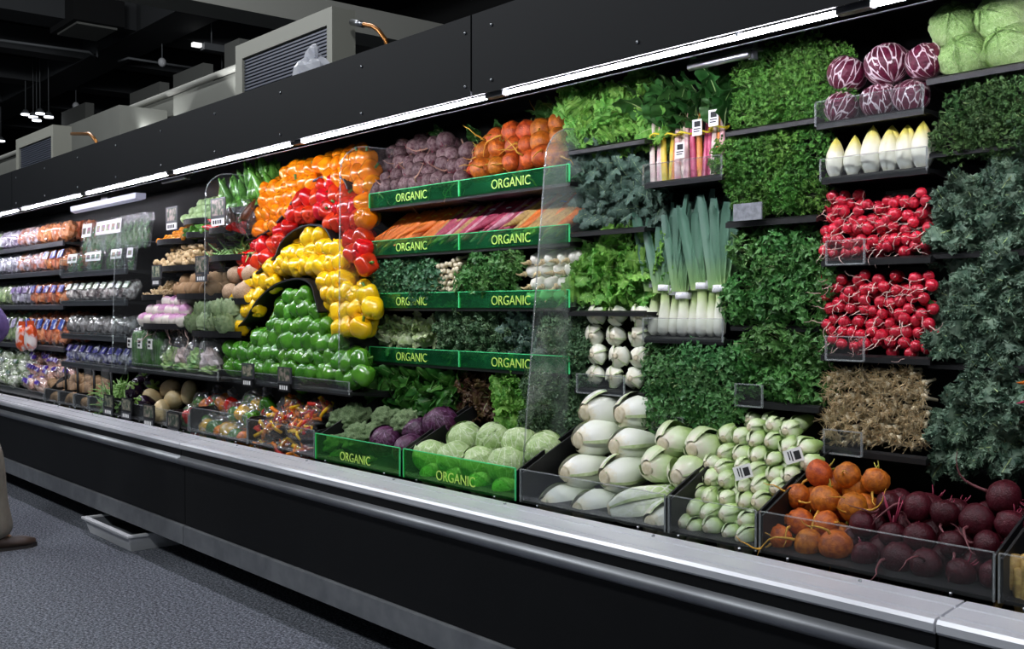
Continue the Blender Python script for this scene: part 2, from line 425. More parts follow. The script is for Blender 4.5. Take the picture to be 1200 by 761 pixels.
for a, c in zip(fs[:-1], fs[1:]):
    f = ob('fascia_panel', boxm('fascia_panel', (c + .004, 2.046, fz0), (a - .004, 2.0525, fz1), M_fascia), case)
    x = c + .1
    while x < a:
        for z in (fz0 + .035, fz1 - .05): ob('rivet', rivet, f, (x, 2.046, z))
        x += .60
# strip lamps under the fascia
M_tube = emit('lit_tube', 'f4f2ff', TUBE_STRENGTH)
tb = MB().tube([(-.572, 0, 0), (.572, 0, 0)], .0062, 10).mesh('tube', M_tube)
te = MB().box((-.022, -.012, -.007), (.022, .012, .018)).mesh('end_cap', M_rail, False)
cl = MB().box((-.004, -.008, -.001), (.004, .009, .018)).mesh('clip', M_rivet, False)
names = ['strip lamp at far right top edge of the picture', 'lit strip lamp above the chard and curly parsley', 'lit strip lamp above the organic beets', 'lit strip lamp above the orange bell peppers', 'lit strip lamp above the small pepper trays', 'lit strip lamp above the hanging herb packs', 'lit strip lamp at the far left end of the fascia', 'lit strip lamp beyond the left picture edge']
for k in range(-1, 8):
    xc = -1.30 - 1.225 * (k - .5)
    o = tag(ob('strip_lamp', None, loc=(xc, 2.070, 1.850)), names[k] if k >= 0 else 'strip lamp to the right of the picture', 'lamp', 'strip lamps under the fascia')
    ob('tube', tb, o)
    for sx in (-1, 1): ob('end_cap', te, o, (sx * .592, 0, 0)); ob('clip', cl, o, (sx * .3, 0.0, .0))
# unlit inner fixtures on the case ceiling
a = W(88, 245, 2.36); c = W(165, 235, 2.36)
M_fix = mat('grey_unlit_diffuser', '9c9fae', .4)
r = tag(ob('unlit_lamp_bar', None, loc=((a.x + c.x) / 2, 2.36, a.z)), 'grey unlit lamp bar above the hanging herb packs', 'lamp')
L = (c.x - a.x) / 2
ob('diffuser', MB().ext([(-.03, -.02), (-.03, .012), (.03, .012), (.03, -.02), (.0, -.032)], -L, L).mesh('diffuser', M_fix, False), r)
ob('bracket', boxm('bracket', (-.06, -.01, .012), (.06, .01, 2.0 - a.z), M_rail), r)
for (pa, pb_, Y, lab) in (((191, 214), (216, 207), 2.32, 'short silver lamp holder left of the peppers'), ((808, 77), (878, 65), 2.34, 'short silver lamp holder above the chard')):
    a = W(*pa, Y); c = W(*pb_, Y); L = (c.x - a.x) / 2
    r = tag(ob('lamp_holder', None, loc=((a.x + c.x) / 2, Y, (a.z + c.z) / 2)), lab, 'lamp')
    ob('sleeve', MB().tube([(-L, 0, 0), (L, 0, 0)], .012, 8).mesh('sleeve', M_rivet), r)
    ob('plate', MB().box((-L, .0, .013), (L * 1.1, .05, .02)).mesh('plate', M_rail, False), r)
    ob('bracket', boxm('bracket', (L * .9, .01, -.012), (L * 1.05, .03, 2.005 - r.location.z), M_rail), r)

# condenser coils on top of the case
M_fin = mat('blue_grey_fins', '6d7280', .4, metal=.3); M_gap = mat('fin_gap', '2f333c', .7)
def condenser(pl, pr_, ptop, dep, lab):
    Y = 2.45; xl = WX(pl, Y); xr = W(pr_, ptop, Y).x; zt = W(pr_, ptop, Y).z; w = xr - xl; h = zt - 2.061
    r = tag(ob('condenser_coil', None, loc=((xl + xr) / 2, Y, 2.061)), lab, 'condenser')
    hw = w / 2; fr = .075
    for nm, lo, hi in (('frame_side', (-hw, 0, 0), (-hw + fr, dep, h)), ('frame_side', (hw - .045, 0, 0), (hw, dep, h)), ('frame_top', (-hw + fr, 0, h - fr), (hw - .045, dep, h)), ('frame_bottom', (-hw + fr, 0, 0), (hw - .045, dep, .04))):
        ob(nm, boxm(nm, lo, hi, M_beige), r)
    ob('coil_back', boxm('coil_back', (-hw + fr, .035, .04), (hw - .045, dep - .01, h - fr), M_gap), r)
    n = 22; fm = boxm('fin', (-hw + fr, .012, 0), (hw - .045, .034, (h - fr - .04) / n * .55), M_fin)
    for i in range(n): ob('fin', fm, r, (0, 0, .04 + i * (h - fr - .04) / n))
    return r
condenser(277, 389, 7, .12, 'tall beige condenser coil with grey fins on the case top')
condenser(20, 62, 146, .13, 'far beige condenser coil on the case top at left')
M_cop = mat('copper_pipe', 'b4783c', .3, metal=.8)
Y = 2.52; pts = [W(413, 26, Y), W(423, 28, Y), W(437, 31, Y), W(444, 36, Y), W(452, 47, Y), W(455, 60, Y)]
pp = tag(ob('copper_pipe', MB().tube(pts, .010, 8).mesh('copper_pipe', M_cop)), 'bent copper pipe beside the tall condenser', 'pipe')
ob('silver_sleeve', MB().tube([W(412, 26, Y), W(426, 29, Y)], .014, 8).mesh('silver_sleeve', M_rivet), pp)
a = W(418, 62, 2.5)
r = tag(ob('compressor_valve', None, loc=(a.x, 2.5, 2.061)), 'dark valve and fittings on the case top right of the condenser', 'valve')
ob('body', MB().box((-.05, -.04, 0), (.25, .05, .155)).mesh('body', M_black, False), r)
ob('cap', MB().tube([(.02, -.05, .13), (.12, -.05, .175)], .014, 8).mesh('cap', M_rivet), r)
ob('knob', MB().tube([(.21, -.02, .155), (.21, -.02, .19)], [.02, .014], 8).mesh('knob', M_rivet), r)
pts = [W(84, 157, 2.52), W(105, 157, 2.52), W(110, 162, 2.52), W(114, 168, 2.52), Vector((W(114, 168, 2.52).x, 2.52, 2.061))]
tag(ob('copper_pipe', MB().tube(pts, .012, 6).mesh('copper_pipe', M_cop)), 'bent copper pipe beside the far condenser', 'pipe')
a = W(105, 172, 2.5)
r = tag(ob('crumpled_rag', None, loc=(a.x, 2.40, 2.061)), 'white and black clutter beside the far condenser', 'clutter')
def blobm(name, rx, ry, rz, mt, seed, amp=.35, n=14, smooth=False):
    def f(u, v):
        d = Vector((math.cos(2 * PI * u) * math.sin(PI * v), math.sin(2 * PI * u) * math.sin(PI * v), math.cos(PI * v)))
        k = 1 + amp * noise.noise(d * 2.2 + Vector((seed, seed * 2, 0)))
        return d.x * rx * k, d.y * ry * k, d.z * rz * k
    return MB().grid(f, n, n // 2 + 1, True).mesh(name, mt, smooth)
ob('white_cloth', blobm('white_cloth', .25, .06, .085, M_white, 3), r, (0, 0, .08))
ob('black_box', boxm('black_box', (-.42, -.05, 0), (-.25, .06, .15), M_black), r)
# plastic bag lying on the case top
M_bagw = mat('white_bag_plastic', 'e9ebf2', .35, '8f9bd0', 12, lo=.6, hi=.75, trans=.3)
a = W(345, 85, 2.22); c = W(388, 70, 2.22); pk = W(364, 62, 2.22)
r = tag(ob('plastic_bag', blobm('plastic_bag', .12, .07, .085, M_bagw, 8, .5, 16), loc=(pk.x + .01, 2.22, 2.145)), 'crumpled white plastic bag on top of the fascia', 'bag')
ob('bag_handle', blobm('bag_handle', .05, .02, .05, M_bagw, 5, .6, 10), r, (.0, 0, .09))

# white tray on the floor under the case
a = WZ(104, 612, .06); c = WZ(160, 645, 0); d = WZ(205, 634, 0)
tx0, tx1 = a.x, c.x + .09; ty0 = min(a.y, c.y) - .0
M_tray = mat('white_tray_plastic', 'd9dbdc', .45)
r = tag(ob('drip_tray', None, loc=((a.x + c.x) / 2, 0, 0)), 'shallow white plastic tray on the carpet under the case', 'tray')
Lx = (c.x - a.x) / 2 + .05
y0t = 1.93
def tr_prof(h0, h1, ins0, ins1, mtl, nm):
    mb = MB()
    lo = [(-Lx + ins0, y0t + ins0), (Lx - ins0, y0t + ins0), (Lx - ins0, y0t + .4 - ins0), (-Lx + ins0, y0t + .4 - ins0)]
    hi = [(-Lx + ins1, y0t + ins1), (Lx - ins1, y0t + ins1), (Lx - ins1, y0t + .4 - ins1), (-Lx + ins1, y0t + .4 - ins1)]
    for q in lo: mb.v.append((q[0], q[1], h0))
    for q in hi: mb.v.append((q[0], q[1], h1))
    for i in range(4): mb.f.append((i, (i + 1) % 4, 4 + (i + 1) % 4, 4 + i)); mb.mi.append(0)
    mb.f.append((3, 2, 1, 0)); mb.mi.append(0)
    return mb.mesh(nm, mtl, False)
ob('outer_wall', tr_prof(0, .075, .035, .012, M_tray, 'outer_wall'), r)
ob('inner_basin', tr_prof(.03, .076, .055, .03, mat('grey_tray_inside', '5c5f63', .5), 'inner_basin'), r)
rim = MB()
for a_, b_ in (((-Lx, y0t), (Lx, y0t + .03)), ((-Lx, y0t + .37), (Lx, y0t + .4)), ((-Lx, y0t + .03), (-Lx + .03, y0t + .37)), ((Lx - .03, y0t + .03), (Lx, y0t + .37))):
    rim.box((a_[0], a_[1], .074), (b_[0], b_[1], .084))
ob('rim', rim.mesh('rim', M_tray, False), r)
# ================================================================== PRODUCE MESHES (one of each kind, shared by the copies)
def sph(u, v): return Vector((math.cos(2 * PI * u) * math.sin(PI * v), math.sin(2 * PI * u) * math.sin(PI * v), math.cos(PI * v)))
def nz(p, s, seed): return noise.noise(Vector(p) * s + Vector((seed * 3.1, seed * 1.7, seed)))
def lobed(name, mt, r, h, lobes, amp, dent_t, dent_b, taper, seed, nu=20, nv=12, bumpy=.06):
    def f(u, v):
        a = 2 * PI * u; d = sph(u, v); sr = max(math.sin(PI * v), 0) ** .72
        lob = 1 + amp * (abs(math.cos(lobes * a / 2 + seed)) * 2 - 1.2) * min(1, sr * 1.3)
        k = sr * lob * (1 + bumpy * nz(d, 1.6, seed)) * (1 - taper * v)
        z = math.cos(PI * v)
        if z > 0: z -= dent_t * math.exp(-(sr / .42) ** 2)
        else: z += dent_b * math.exp(-(sr / .45) ** 2) * (1 + .5 * math.cos(lobes * a))
        lean = .12 * math.sin(seed) * v
        return (r * (k * math.cos(a) + lean), r * k * math.sin(a), h * .5 * z * (1 + .06 * math.cos(a + seed)))
    return MB().grid(f, nu, nv, True).mesh(name, mt)
def lathe(name, mt, prof, n=16, wob=0.0, seed=0, bend=0.0, ell=1.0):
    """prof: list of (r,z)"""
    m_ = len(prof) - 1
    def f(u, v):
        t = v * m_; i = min(int(t), m_ - 1); w = t - i
        r = prof[i][0] * (1 - w) + prof[i + 1][0] * w; z = prof[i][1] * (1 - w) + prof[i + 1][1] * w
        d = Vector((math.cos(2 * PI * u), math.sin(2 * PI * u), z * 12)); k = 1 + wob * nz(d, 1.1, seed)
        return (r * k * d.x + bend * z * z, r * k * d.y * ell, z)
    return MB().grid(f, n, m_, True).mesh(name, mt)
def egg(r, h0, h1, n=8, p=1.0):
    """rounded profile from z=h1 (top) to z=-h0"""
    out = []
    for i in range(n + 1):
        a = PI * i / n; c = math.cos(a)
        out.append((r * max(math.sin(a), .001) ** p, h1 * c if c > 0 else h0 * c))
    return out
def leafm(name, mats, L, Wd, nu, nv, ruf, freq, curl, cup, seed, pet=.12, tip=.8, wide=.6, rib=.03, fine=0.0, fold=0.0, frill=0.0, ffreq=14):
    """leaf blade along +Z, face toward +Y, frilled edge; a pale midrib in the second material"""
    rr = random.Random(seed); ph, ph2, ph3 = [rr.uniform(0, 6.28) for _ in range(3)]
    def shape(u):
        if u < pet: return .06
        t = (u - pet) / (1 - pet); return max(.06, math.sin(PI * min(1, t ** wide) * .97) ** tip)
    def bendp(y, off):
        if abs(curl) < .01: return y, off
        k = curl / L; a = k * y; return math.sin(a) / k - off * math.sin(a), (1 - math.cos(a)) / k + off * math.cos(a)
    def f(a, u):
        v = a * 2 - 1; w = Wd * shape(u); av = abs(v); sg = 1 if v > 0 else -1
        pp = ph if v > 0 else ph2
        off = cup * w * av ** 2 + ruf * w * av ** 1.5 * (math.sin(2 * PI * freq * u + pp) + .45 * math.sin(2 * PI * freq * 2.2 * u + ph3 + 2 * v))
        x = v * w * (1 - fold * av * .4) + sg * ruf * .45 * w * av ** 2 * math.cos(2 * PI * freq * 1.15 * u + pp)
        y = u * L + ruf * .35 * w * av ** 2 * math.sin(2 * PI * freq * .9 * u + ph3)
        if fine: off += fine * Wd * nz((x / Wd * 3, y / Wd * 3, 0), 2.0, seed)
        if frill:
            e = av ** 3; off += frill * Wd * e * math.sin(2 * PI * ffreq * u + 3 * pp); y += frill * Wd * .8 * e * math.cos(2 * PI * ffreq * u * 1.07 + pp); x += sg * frill * Wd * .5 * e * math.sin(2 * PI * ffreq * 1.4 * u + ph3)
        z_, y_ = bendp(y, off); return (x, y_, z_)
    mb = MB().grid(f, nv, nu)
    if rib:
        pts = [f(.5, i / 8) for i in range(8)]
        mb.tube([(p[0], p[1] + .0005, p[2]) for p in pts], [rib * Wd * (1.3 - i / 8) for i in range(8)], 4, mi=1 if isinstance(mats, (list, tuple)) else 0)
    return mb.mesh(name, mats)

M = {}
# --- bell peppers
PEP = {'red': ('c8150c', 'e03018'), 'orange': ('f07a06', 'f9970f'), 'yellow': ('f6bf04', 'fcd21a'), 'green': ('357416', '55962a')}
M_pstem = mat('pepper_stem_green', '3f6b22', .5, '5b8a35', 40)
for c, (a, b_) in PEP.items():
    mt = mat(c + '_pepper_skin', a, .22, b_, 14, vary=.10, coat=.5, hue=.006)
    M['pepper_' + c] = [lobed('bell_pepper', mt, .046, .088, 3 + s % 2, .115, .35, .24, .10, s * 1.3 + 1, 20, 12) for s in range(4)]
M['pepper_stem'] = MB().tube([(0, 0, .022), (.001, 0, .036), (.004, .002, .052)], [.009, .005, .006], 6).mesh('stem', M_pstem)
# --- beets and radishes
M_beet = mat('dusty_red_beet_skin', '4c2630', .6, '86706e', 3, vary=.22, bump=.3, bscale=9)
M_beetw = mat('dark_red_beet_skin', '380a14', .36, '4c1620', 3, vary=.2, bump=.3, bscale=9, spec=.3)
M_gold = mat('golden_beet_skin', 'd8711c', .45, '9c4216', 2.6, vary=.15, bump=.3, bscale=9, hue=.015)
M_goldroot = mat('golden_beet_root', 'd8a33a', .6); M_redroot = mat('red_beet_root', '6d3a3e', .6); M_tanroot = mat('tan_rootlet', 'b98f78', .6)
for nm, mt in (('beet', M_beet), ('beetw', M_beetw), ('gold', M_gold)):
    M[nm] = [lathe('beet', mt, egg(1, .95, .82, 10, .95 - .1 * (s % 2)), 18, .12, s + 3) for s in range(4)]
def tail(name, mt, L, r, seed, z0=-.85):
    rr = random.Random(seed); pts = []; p = Vector((0, 0, z0)); d = Vector((0, 0, -1))
    for i in range(8):
        pts.append(p.copy()); p = p + d * L / 7; d = (d + Vector((rr.uniform(-.6, .6), rr.uniform(-.6, .6), rr.uniform(-.2, .35)))).normalized()
    return MB().tube(pts, [r * (1 - i / 7.6) + .008 for i in range(8)], 5).mesh(name, mt)
def stubs(name, mt, seed, n=4, L=.55, r=.055):
    rr = random.Random(seed); mb = MB()
    for i in range(n):
        a = rr.uniform(0, 6.28); q = Vector((.16 * math.cos(a), .16 * math.sin(a), .72)); d = Vector((.5 * math.cos(a), .5 * math.sin(a), 1)) * L * rr.uniform(.6, 1.2)
        mb.tube([q, q + d * .5, q + d + Vector((rr.uniform(-.15, .15), rr.uniform(-.15, .15), 0))], [r, r * .8, r * .6], 5)
    return mb.mesh(name, mt)
for nm, mt in (('redtail', M_redroot), ('goldtail', M_goldroot), ('tantail', M_tanroot)):
    M[nm] = [tail('root', mt, 1.7 + .5 * s, .10, s) for s in range(4)]
M['redstub'] = [stubs('stem_stub', mat('magenta_beet_stem', '8d2440', .45, '6a1a30', 30), s) for s in range(2)]
M['goldstub'] = [stubs('stem_stub', mat('yellow_beet_stem', 'b9a43a', .5, '8c9a3c', 30), s + 5) for s in range(2)]
M['longstub'] = [stubs('stem', mat('magenta_beet_stalk', '8f2542', .4, 'a83a55', 30), s, 6, 1.9, .07) for s in range(2)]
M_rad = mat('red_radish_skin', 'c01024', .3, 'd8304a', 2.5, vary=.14, coat=.3); M_radroot = mat('pale_radish_root', 'd9b6ac', .55)
M['radish'] = [lathe('radish', M_rad, egg(1, 1.02, .9, 8, .9), 14, .10, s + 20) for s in range(3)]
M['radtail'] = [tail('root', M_radroot, 2.6 + .6 * s, .11, s + 30) for s in range(4)]
# --- heads
M_cab = mat('pale_green_cabbage', '9dbd72', .42, 'c3d7a0', 2.5, vary=.08, veins=('dbe6c4', 2.6, .05, -.4), bump=.5, bscale=5)
M_rcab = mat('red_cabbage_leaf', '37152f', .36, '552248', 2.5, vary=.2, veins=('7a5578', 2.6, .04, -.4), bump=.5, bscale=5)
M_radi = mat('radicchio_leaf', '54102a', .36, '6d1a3a', 2.5, vary=.15, veins=('ead8dc', 2.6, .075, -.42), bump=.5, bscale=5)
M_ice = mat('iceberg_leaf', '9cc27a', .5, 'c6dcab', 3, vary=.06, veins=('c2da9e', 6, .04, .35), bump=.9, bscale=5, grad=(-1, 1, [(0, '8fb866'), (.55, 'b3d08c'), (.9, 'dfe8c8')]), trans=.12)
def headm(name, mt, seed, wr=.04, sq=.92):
    def f(u, v):
        d = sph(u, v); k = 1 + wr * nz(d, 2.1, seed) + wr * .5 * abs(nz(d, 5, seed + 2)); return d.x * k, d.y * k, d.z * k * sq
    return MB().grid(f, 24, 16, True).mesh(name, mt)
def wrapm(name, mt, seed, out=1.03, ruf=.03, span=1.0, top=.22):
    """outer wrapper leaf: a piece of shell hugging the head, rippled free edge"""
    def f(a, t):
        u = (a - .5) * span * .36; v = 1 - (top + (1 - top) * (1 - t)) ; v = .98 - t * (1 - top)
        e = max(abs(a * 2 - 1), t) ** 4
        d = sph(u % 1.0, v); k = out + e * (.05 + ruf * math.sin(a * 21 + seed) + ruf * math.sin(t * 17 + seed * 2)) + .012 * nz(d, 4, seed)
        return d.x * k, d.y * k, d.z * k * .93
    return MB().grid(f, 12, 12).mesh(name, mt)
for nm, mt in (('cabbage', M_cab), ('redcab', M_rcab), ('radicchio', M_radi), ('iceberg', M_ice)):
    w = .05 if nm != 'iceberg' else .16
    M[nm] = [headm('head', mt, s, w) for s in range(3)]
    M[nm + '_leaf'] = [wrapm('leaf', mt, s, 1.02 + .015 * s, .015 if nm != 'iceberg' else .09, 1.0 + .12 * s, .18 + .08 * s) for s in range(3)]
# --- broccoli
M_broc = mat('broccoli_floret', '688a55', .7, 'a4bc88', 16, vary=.10, bump=.9, bscale=42)
def brocm(seed):
    rr = random.Random(seed); cs = [sph(rr.random(), rr.uniform(0, .55)) for _ in range(44)]
    def f(u, v):
        d = sph(u, v * .72); b = max(math.exp(-((d - c).length / .19) ** 2) for c in cs)
        k = .76 + .28 * b + .035 * nz(d, 9, seed) + .03 * nz(d, 19, seed); return d.x * k, d.y * k, d.z * k * .8
    return MB().grid(f, 56, 30, True).mesh('floret_crown', M_broc)
M['broccoli'] = [brocm(s) for s in range(3)]
M['brocstalk'] = MB().tube([(0, 0, .2), (0, 0, -.5), (0, 0, -.9)], [.42, .22, .24], 8).mesh('stalk', mat('broccoli_stalk', '8aa860', .5, '6f9048', 20))
# --- fennel, celery hearts, bok choy, napa
M_fen = mat('fennel_bulb_white', 'dfe6cc', .35, vary=.05, coat=.2, grad=(-1, 1.1, [(0, 'eee6cd'), (.2, 'edf0df'), (.6, 'd8e3bd'), (1, 'a4c06f')]), nscale=5)
M_cel = mat('celery_heart_white', 'eef0e4', .38, vary=.04, grad=(-1, 2.0, [(0, 'e8dfc4'), (.12, 'f2f3ea'), (.6, 'e6eed6'), (1, 'c0d49a')]), nscale=6)
M_bok = mat('bok_choy_green', 'a9c878', .36, vary=.08, coat=.2, grad=(-1, 1.6, [(0, 'ece5d0'), (.16, 'd9e6bd'), (.45, 'b5d182'), (1, '7da850')]), nscale=5)
M_nap = mat('napa_leaf', 'e2ead0', .45, vary=.04, grad=(-1, 2.2, [(0, 'f0f0e2'), (.5, 'e4edcf'), (.8, 'bfd992'), (1, '8fbb58')]), nscale=6, veins=('f4f6ea', 4, .12, .5), bump=.2, bscale=8)
M_cut = mat('cut_root_end', 'e4dac0', .6, 'd6c8a4', 5)
M_petal = mat('green_tinged_stalk_edge', 'b3c68a', .5, 'cfdcb0', 4)
def bulb(name, mt, petals, L, w0, w1, seed, cut=.30, ribs=0):
    """root end at -Z (z=-1), separate cupped leaf bases wrapping upward to z=L"""
    mb = MB(); rr = random.Random(seed)
    def prof(t):     # radius along
        return (cut + (1 - cut) * math.sin(min(1, t * 2.3) * PI / 2) ** .8) * (1 if t < .42 else 1 - (1 - w1) * ((t - .42) / .58) ** 1.2)
    for k in range(petals):
        a0 = 2 * PI * k / petals + rr.uniform(-.18, .18); outer = k % 2 == 0
        rk = w0 * (1.04 if outer else .84) * rr.uniform(.93, 1.05); lat = (.82 if outer else .74) * 5 / petals; lean = rr.uniform(-.08, .2); zt = rr.uniform(.88, 1.05)
        def f(a, t, a0=a0, rk=rk, lat=lat, lean=lean, zt=zt, k=k):
            w = a * 2 - 1; r = rk * prof(t); rad = r * (1 - .36 * w * w + .09 * w) + lean * t * t + .018 * math.sin(w * 16) * ribs * (.3 + t); tg = w * lat * r
            z = -1 + t * (1 + L) * zt - .22 * w * w * t + .05 * nz((a, t, k), 2, seed)
            return rad * math.cos(a0) - tg * math.sin(a0), rad * math.sin(a0) + tg * math.cos(a0), z
        g0 = len(mb.mi); mb.grid(f, 10, 10)
        for q_ in range(g0, len(mb.mi)):
            if (q_ - g0) % 10 == 9: mb.mi[q_] = 2
    mb.tube([(0, 0, -1.06), (0, 0, -1.05), (0, 0, -.96), (0, 0, -.8)], [cut * w0 * .4, cut * w0 * .66, cut * w0 * .86, cut * w0 * .9], 12, mi=1)
    mb.tube([(0, 0, -.8), (0, 0, L * .6)], [w0 * .5, w0 * w1 * .6], 8)
    return mb.mesh(name, [mt, M_cut, M_petal])
M['fennel'] = [bulb('fennel_bulb', M_fen, 5, .9, 1.0, .45, s) for s in range(3)]
M['celery'] = [bulb('celery_heart', M_cel, 6, 2.0, 1.0, .62, s + 4, .5, 1) for s in range(4)]
M['bok'] = [bulb('bok_choy', M_bok, 6, 1.5, 1.0, .55, s + 9, .42) for s in range(4)]
M['napa'] = [bulb('napa_cabbage', M_nap, 8, 2.2, 1.0, .8, s + 14, .4, 1) for s in range(2)]
# --- endive
M_end = mat('endive_leaf', 'f2f0dc', .35, vary=.03, coat=.2, grad=(-1, 1.1, [(0, 'e6e0c6'), (.1, 'f4f3e6'), (.55, 'f3f1d2'), (.8, 'ecdf6e'), (1, 'd8cf4a')]), nscale=3)
def endm(seed):
    mb = MB(); rr = random.Random(seed)
    for k in range(6):
        a0 = 2 * PI * k / 6 + rr.uniform(-.3, .3); ro = 1 - .12 * (k % 3)
        def f(a, t, a0=a0, ro=ro, k=k):
            an = a0 + (a - .5) * 2.4; r = .5 * ro * (math.sin(PI * (.12 + .88 * t)) ** .75) + .012
            return r * math.cos(an), r * math.sin(an), -1 + (2.05 - .06 * (k % 3)) * t - .25 * abs(a * 2 - 1) ** 2 * t
        mb.grid(f, 8, 12)
    return mb.mesh('endive', M_end)
M['endive'] = [endm(s) for s in range(3)]
# --- leek
M_leek = mat('leek', '6f8f72', .42, vary=.08, grad=(0, 1, [(0, 'efece0'), (.16, 'eef0dc'), (.27, 'b9cf87'), (.38, '7fa56a'), (.55, '628a72'), (1, '557f6c')]), nscale=4)
def leekm(seed):
    rr = random.Random(seed); mb = MB()
    mb.tube([(0, 0, 0), (0, 0, .03), (0, 0, .1), (0, 0, .25), (0, 0, .42), (0, 0, .5)], [.020, .055, .058, .045, .05, .03], 10)
    for k in range(7):
        a = PI * (k % 2) + rr.uniform(-.35, .35); L = rr.uniform(.5, .68); sp = (k - 3) * .034
        def f(u, t, a=a, L=L, sp=sp, k=k):
            w = .052 * (1 - .15 * t) * (1 if t < .9 else 1 - (t - .9) * 3); x = (u * 2 - 1) * w
            return (sp * (.4 + 1.6 * t) + x, (.03 + .02 * k % 3 * .01) * math.cos(a) + .035 * abs(u * 2 - 1) * math.cos(a) + .03 * t * math.cos(a), .32 + L * t)
        mb.grid(f, 4, 8)
    return mb.mesh('leek', M_leek)
M['leek'] = [leekm(s) for s in range(4)]
M['leekband'] = MB().tube([(0, 0, -.022), (0, 0, .022)], .082, 12).mesh('paper_band', mat('white_print_band', 'eeeef2', .5, '9a9aa0', 90, lo=.62, hi=.66))
# --- roots
M_car = mat('orange_carrot', 'dc6a18', .5, 'e8832c', 25, vary=.1); M_par = mat('pale_yellow_carrot', 'cfae62', .55, 'b08a4e', 20, vary=.12); M_pur = mat('magenta_root', '9c2346', .45, 'b84560', 20, vary=.18)
cprof = [(.001, 0), (.055, .004), (.075, .03), (.066, .25), (.05, .55), (.028, .8), (.008, 1.0), (.001, 1.02)]
for nm, mt in (('carrot', M_car), ('parsnip', M_par), ('magroot', M_pur)):
    M[nm] = [lathe('root', mt, cprof, 9, .15, s, .06 * (s - 1)) for s in range(3)]
M_pinkst = mat('pale_pink_stalk', 'dcb4b8', .42, 'c46f88', 12, vary=.12)
M['potato'] = [blobm('potato', 1.15, .85, .8, mat('brown_potato', '8a6a48', .75, 'a58560', 18, vary=.1), s, .22, 14, True) for s in range(3)]
M['ginger'] = []
M_gin = mat('tan_ginger', 'b99a6e', .6, 'd2bb90', 25, vary=.1, bump=.3, bscale=80)
for s in range(3):
    rr = random.Random(s); mb = MB(); p0 = Vector((-1, 0, 0))
    mb.tube([(-1.2, 0, 0), (-.9, .05, .1), (-.3, 0, .05), (.3, .1, -.05), (.9, 0, .1), (1.15, 0, .1)], [.12, .38, .42, .34, .4, .15], 8)
    for x, y, z in ((-.6, .5, .5), (.2, -.4, .7), (.7, .6, -.1)):
        mb.tube([(x, 0, 0), (x + y * .3, y * .6, z * .6), (x + y * .5, y, z), (x + y * .55, y * 1.1, z * 1.1)], [.3, .3, .28, .1], 7)
    M['ginger'].append(mb.mesh('ginger_root', M_gin))
M_turn = mat('purple_top_turnip', 'e8ded6', .35, vary=.06, grad=(-1, 1, [(0, 'f0ead8'), (.62, 'efe6dc'), (.78, 'c48db2'), (1, '8d4a80')]), nscale=1.4)
M['turnip'] = [lathe('turnip', M_turn, egg(1, 1.05, .85, 9, .9), 16, .10, s) for s in range(2)]
M_jic = mat('brown_jicama', 'a58466', .6, 'c4a98a', 9, vary=.06); M['jicama'] = [lathe('jicama', M_jic, egg(1, .95, .8, 9, .9), 18, .08, s, 0) for s in range(2)]
M_art = mat('artichoke_green', '7f9868', .55, 'a2b48a', 3, vary=.1)
def artm(seed):
    mb = MB(); rr = random.Random(seed)
    mb.grid(lambda u, v: tuple(sph(u, v) * .8), 12, 8, True)
    for ring in range(6):
        for k in range(9):
            an = 2 * PI * (k + .5 * (ring % 2)) / 9; zz = -.7 + ring * .26; r = math.sqrt(max(.05, 1 - zz * zz)) * .93
            def f(a, t, an=an, zz=zz, r=r):
                w = (1 - t ** 2.2) * .36; aa = an + (a - .5) * 2 * w / max(r, .35); q = r + .08 * math.sin(t * 2.2) - t * .12 * (zz > .2)
                return q * math.cos(aa), q * math.sin(aa), zz + t * .5
            mb.grid(f, 2, 3)
    return mb.mesh('artichoke', M_art)
M['artichoke'] = [artm(s) for s in range(2)]
def longpep(name, mt, s, L=1.0, r=.16, bend=.25):
    return lathe(name, mt, [(.001, 0), (r * .8, .01), (r, .12), (r * .9, .4), (r * .6, .75), (r * .2, .97), (.001, 1.0)], 9, .15, s, bend)
M['jalapeno'] = [longpep('chili', mat('green_chili', '4d8a30', .25, '6aa544', 20, vary=.12, coat=.4), s) for s in range(2)]
M['fresno'] = [longpep('chili', mat('red_chili', 'b3171c', .25, 'cf3a34', 20, vary=.12, coat=.4), s) for s in range(2)]
M['bean'] = [longpep('bean', mat('green_bean', '6d9a4c', .5, '94b86a', 20, vary=.12), s, 1, .045, .35 * (s - .5)) for s in range(3)]
M['habanero'] = [lobed('habanero', mat('orange_habanero', 'e8860e', .25, 'f5a52a', 20, vary=.12, coat=.4), .5, 1, 4, .1, .2, .1, .3, s, 12, 8) for s in range(2)]
M['tomatillo'] = [lathe('tomatillo', mat('pale_green_husk', '8fae74', .5, 'aac48c', 14, vary=.15), egg(1, .95, .9, 7), 12, .2, s) for s in range(2)]
M['eggplant'] = [lathe('eggplant', mat('black_purple_eggplant', '241326', .18, coat=.6), egg(.8, 1.25, 1.0, 10, .85), 18, .04, s) for s in range(2)]
M['eggcap'] = MB().grid(lambda u, v: tuple(Vector((math.cos(2 * PI * u) * (.5 + .12 * math.cos(10 * PI * u)) * v, math.sin(2 * PI * u) * (.5 + .12 * math.cos(10 * PI * u)) * v, 1.04 - .22 * v * v))), 20, 4, True).tube([(0, 0, 1.0), (.04, 0, 1.3)], [.1, .08], 6).mesh('calyx', M_stem)
M_squash = mat('tan_squash', 'dcc28e', .4, 'e8d2a4', 2, vary=.05)
M['squash'] = [lathe('squash', M_squash, egg(.8, 1.15, 1.25, 10, .8), 18, .05, s) for s in range(2)]
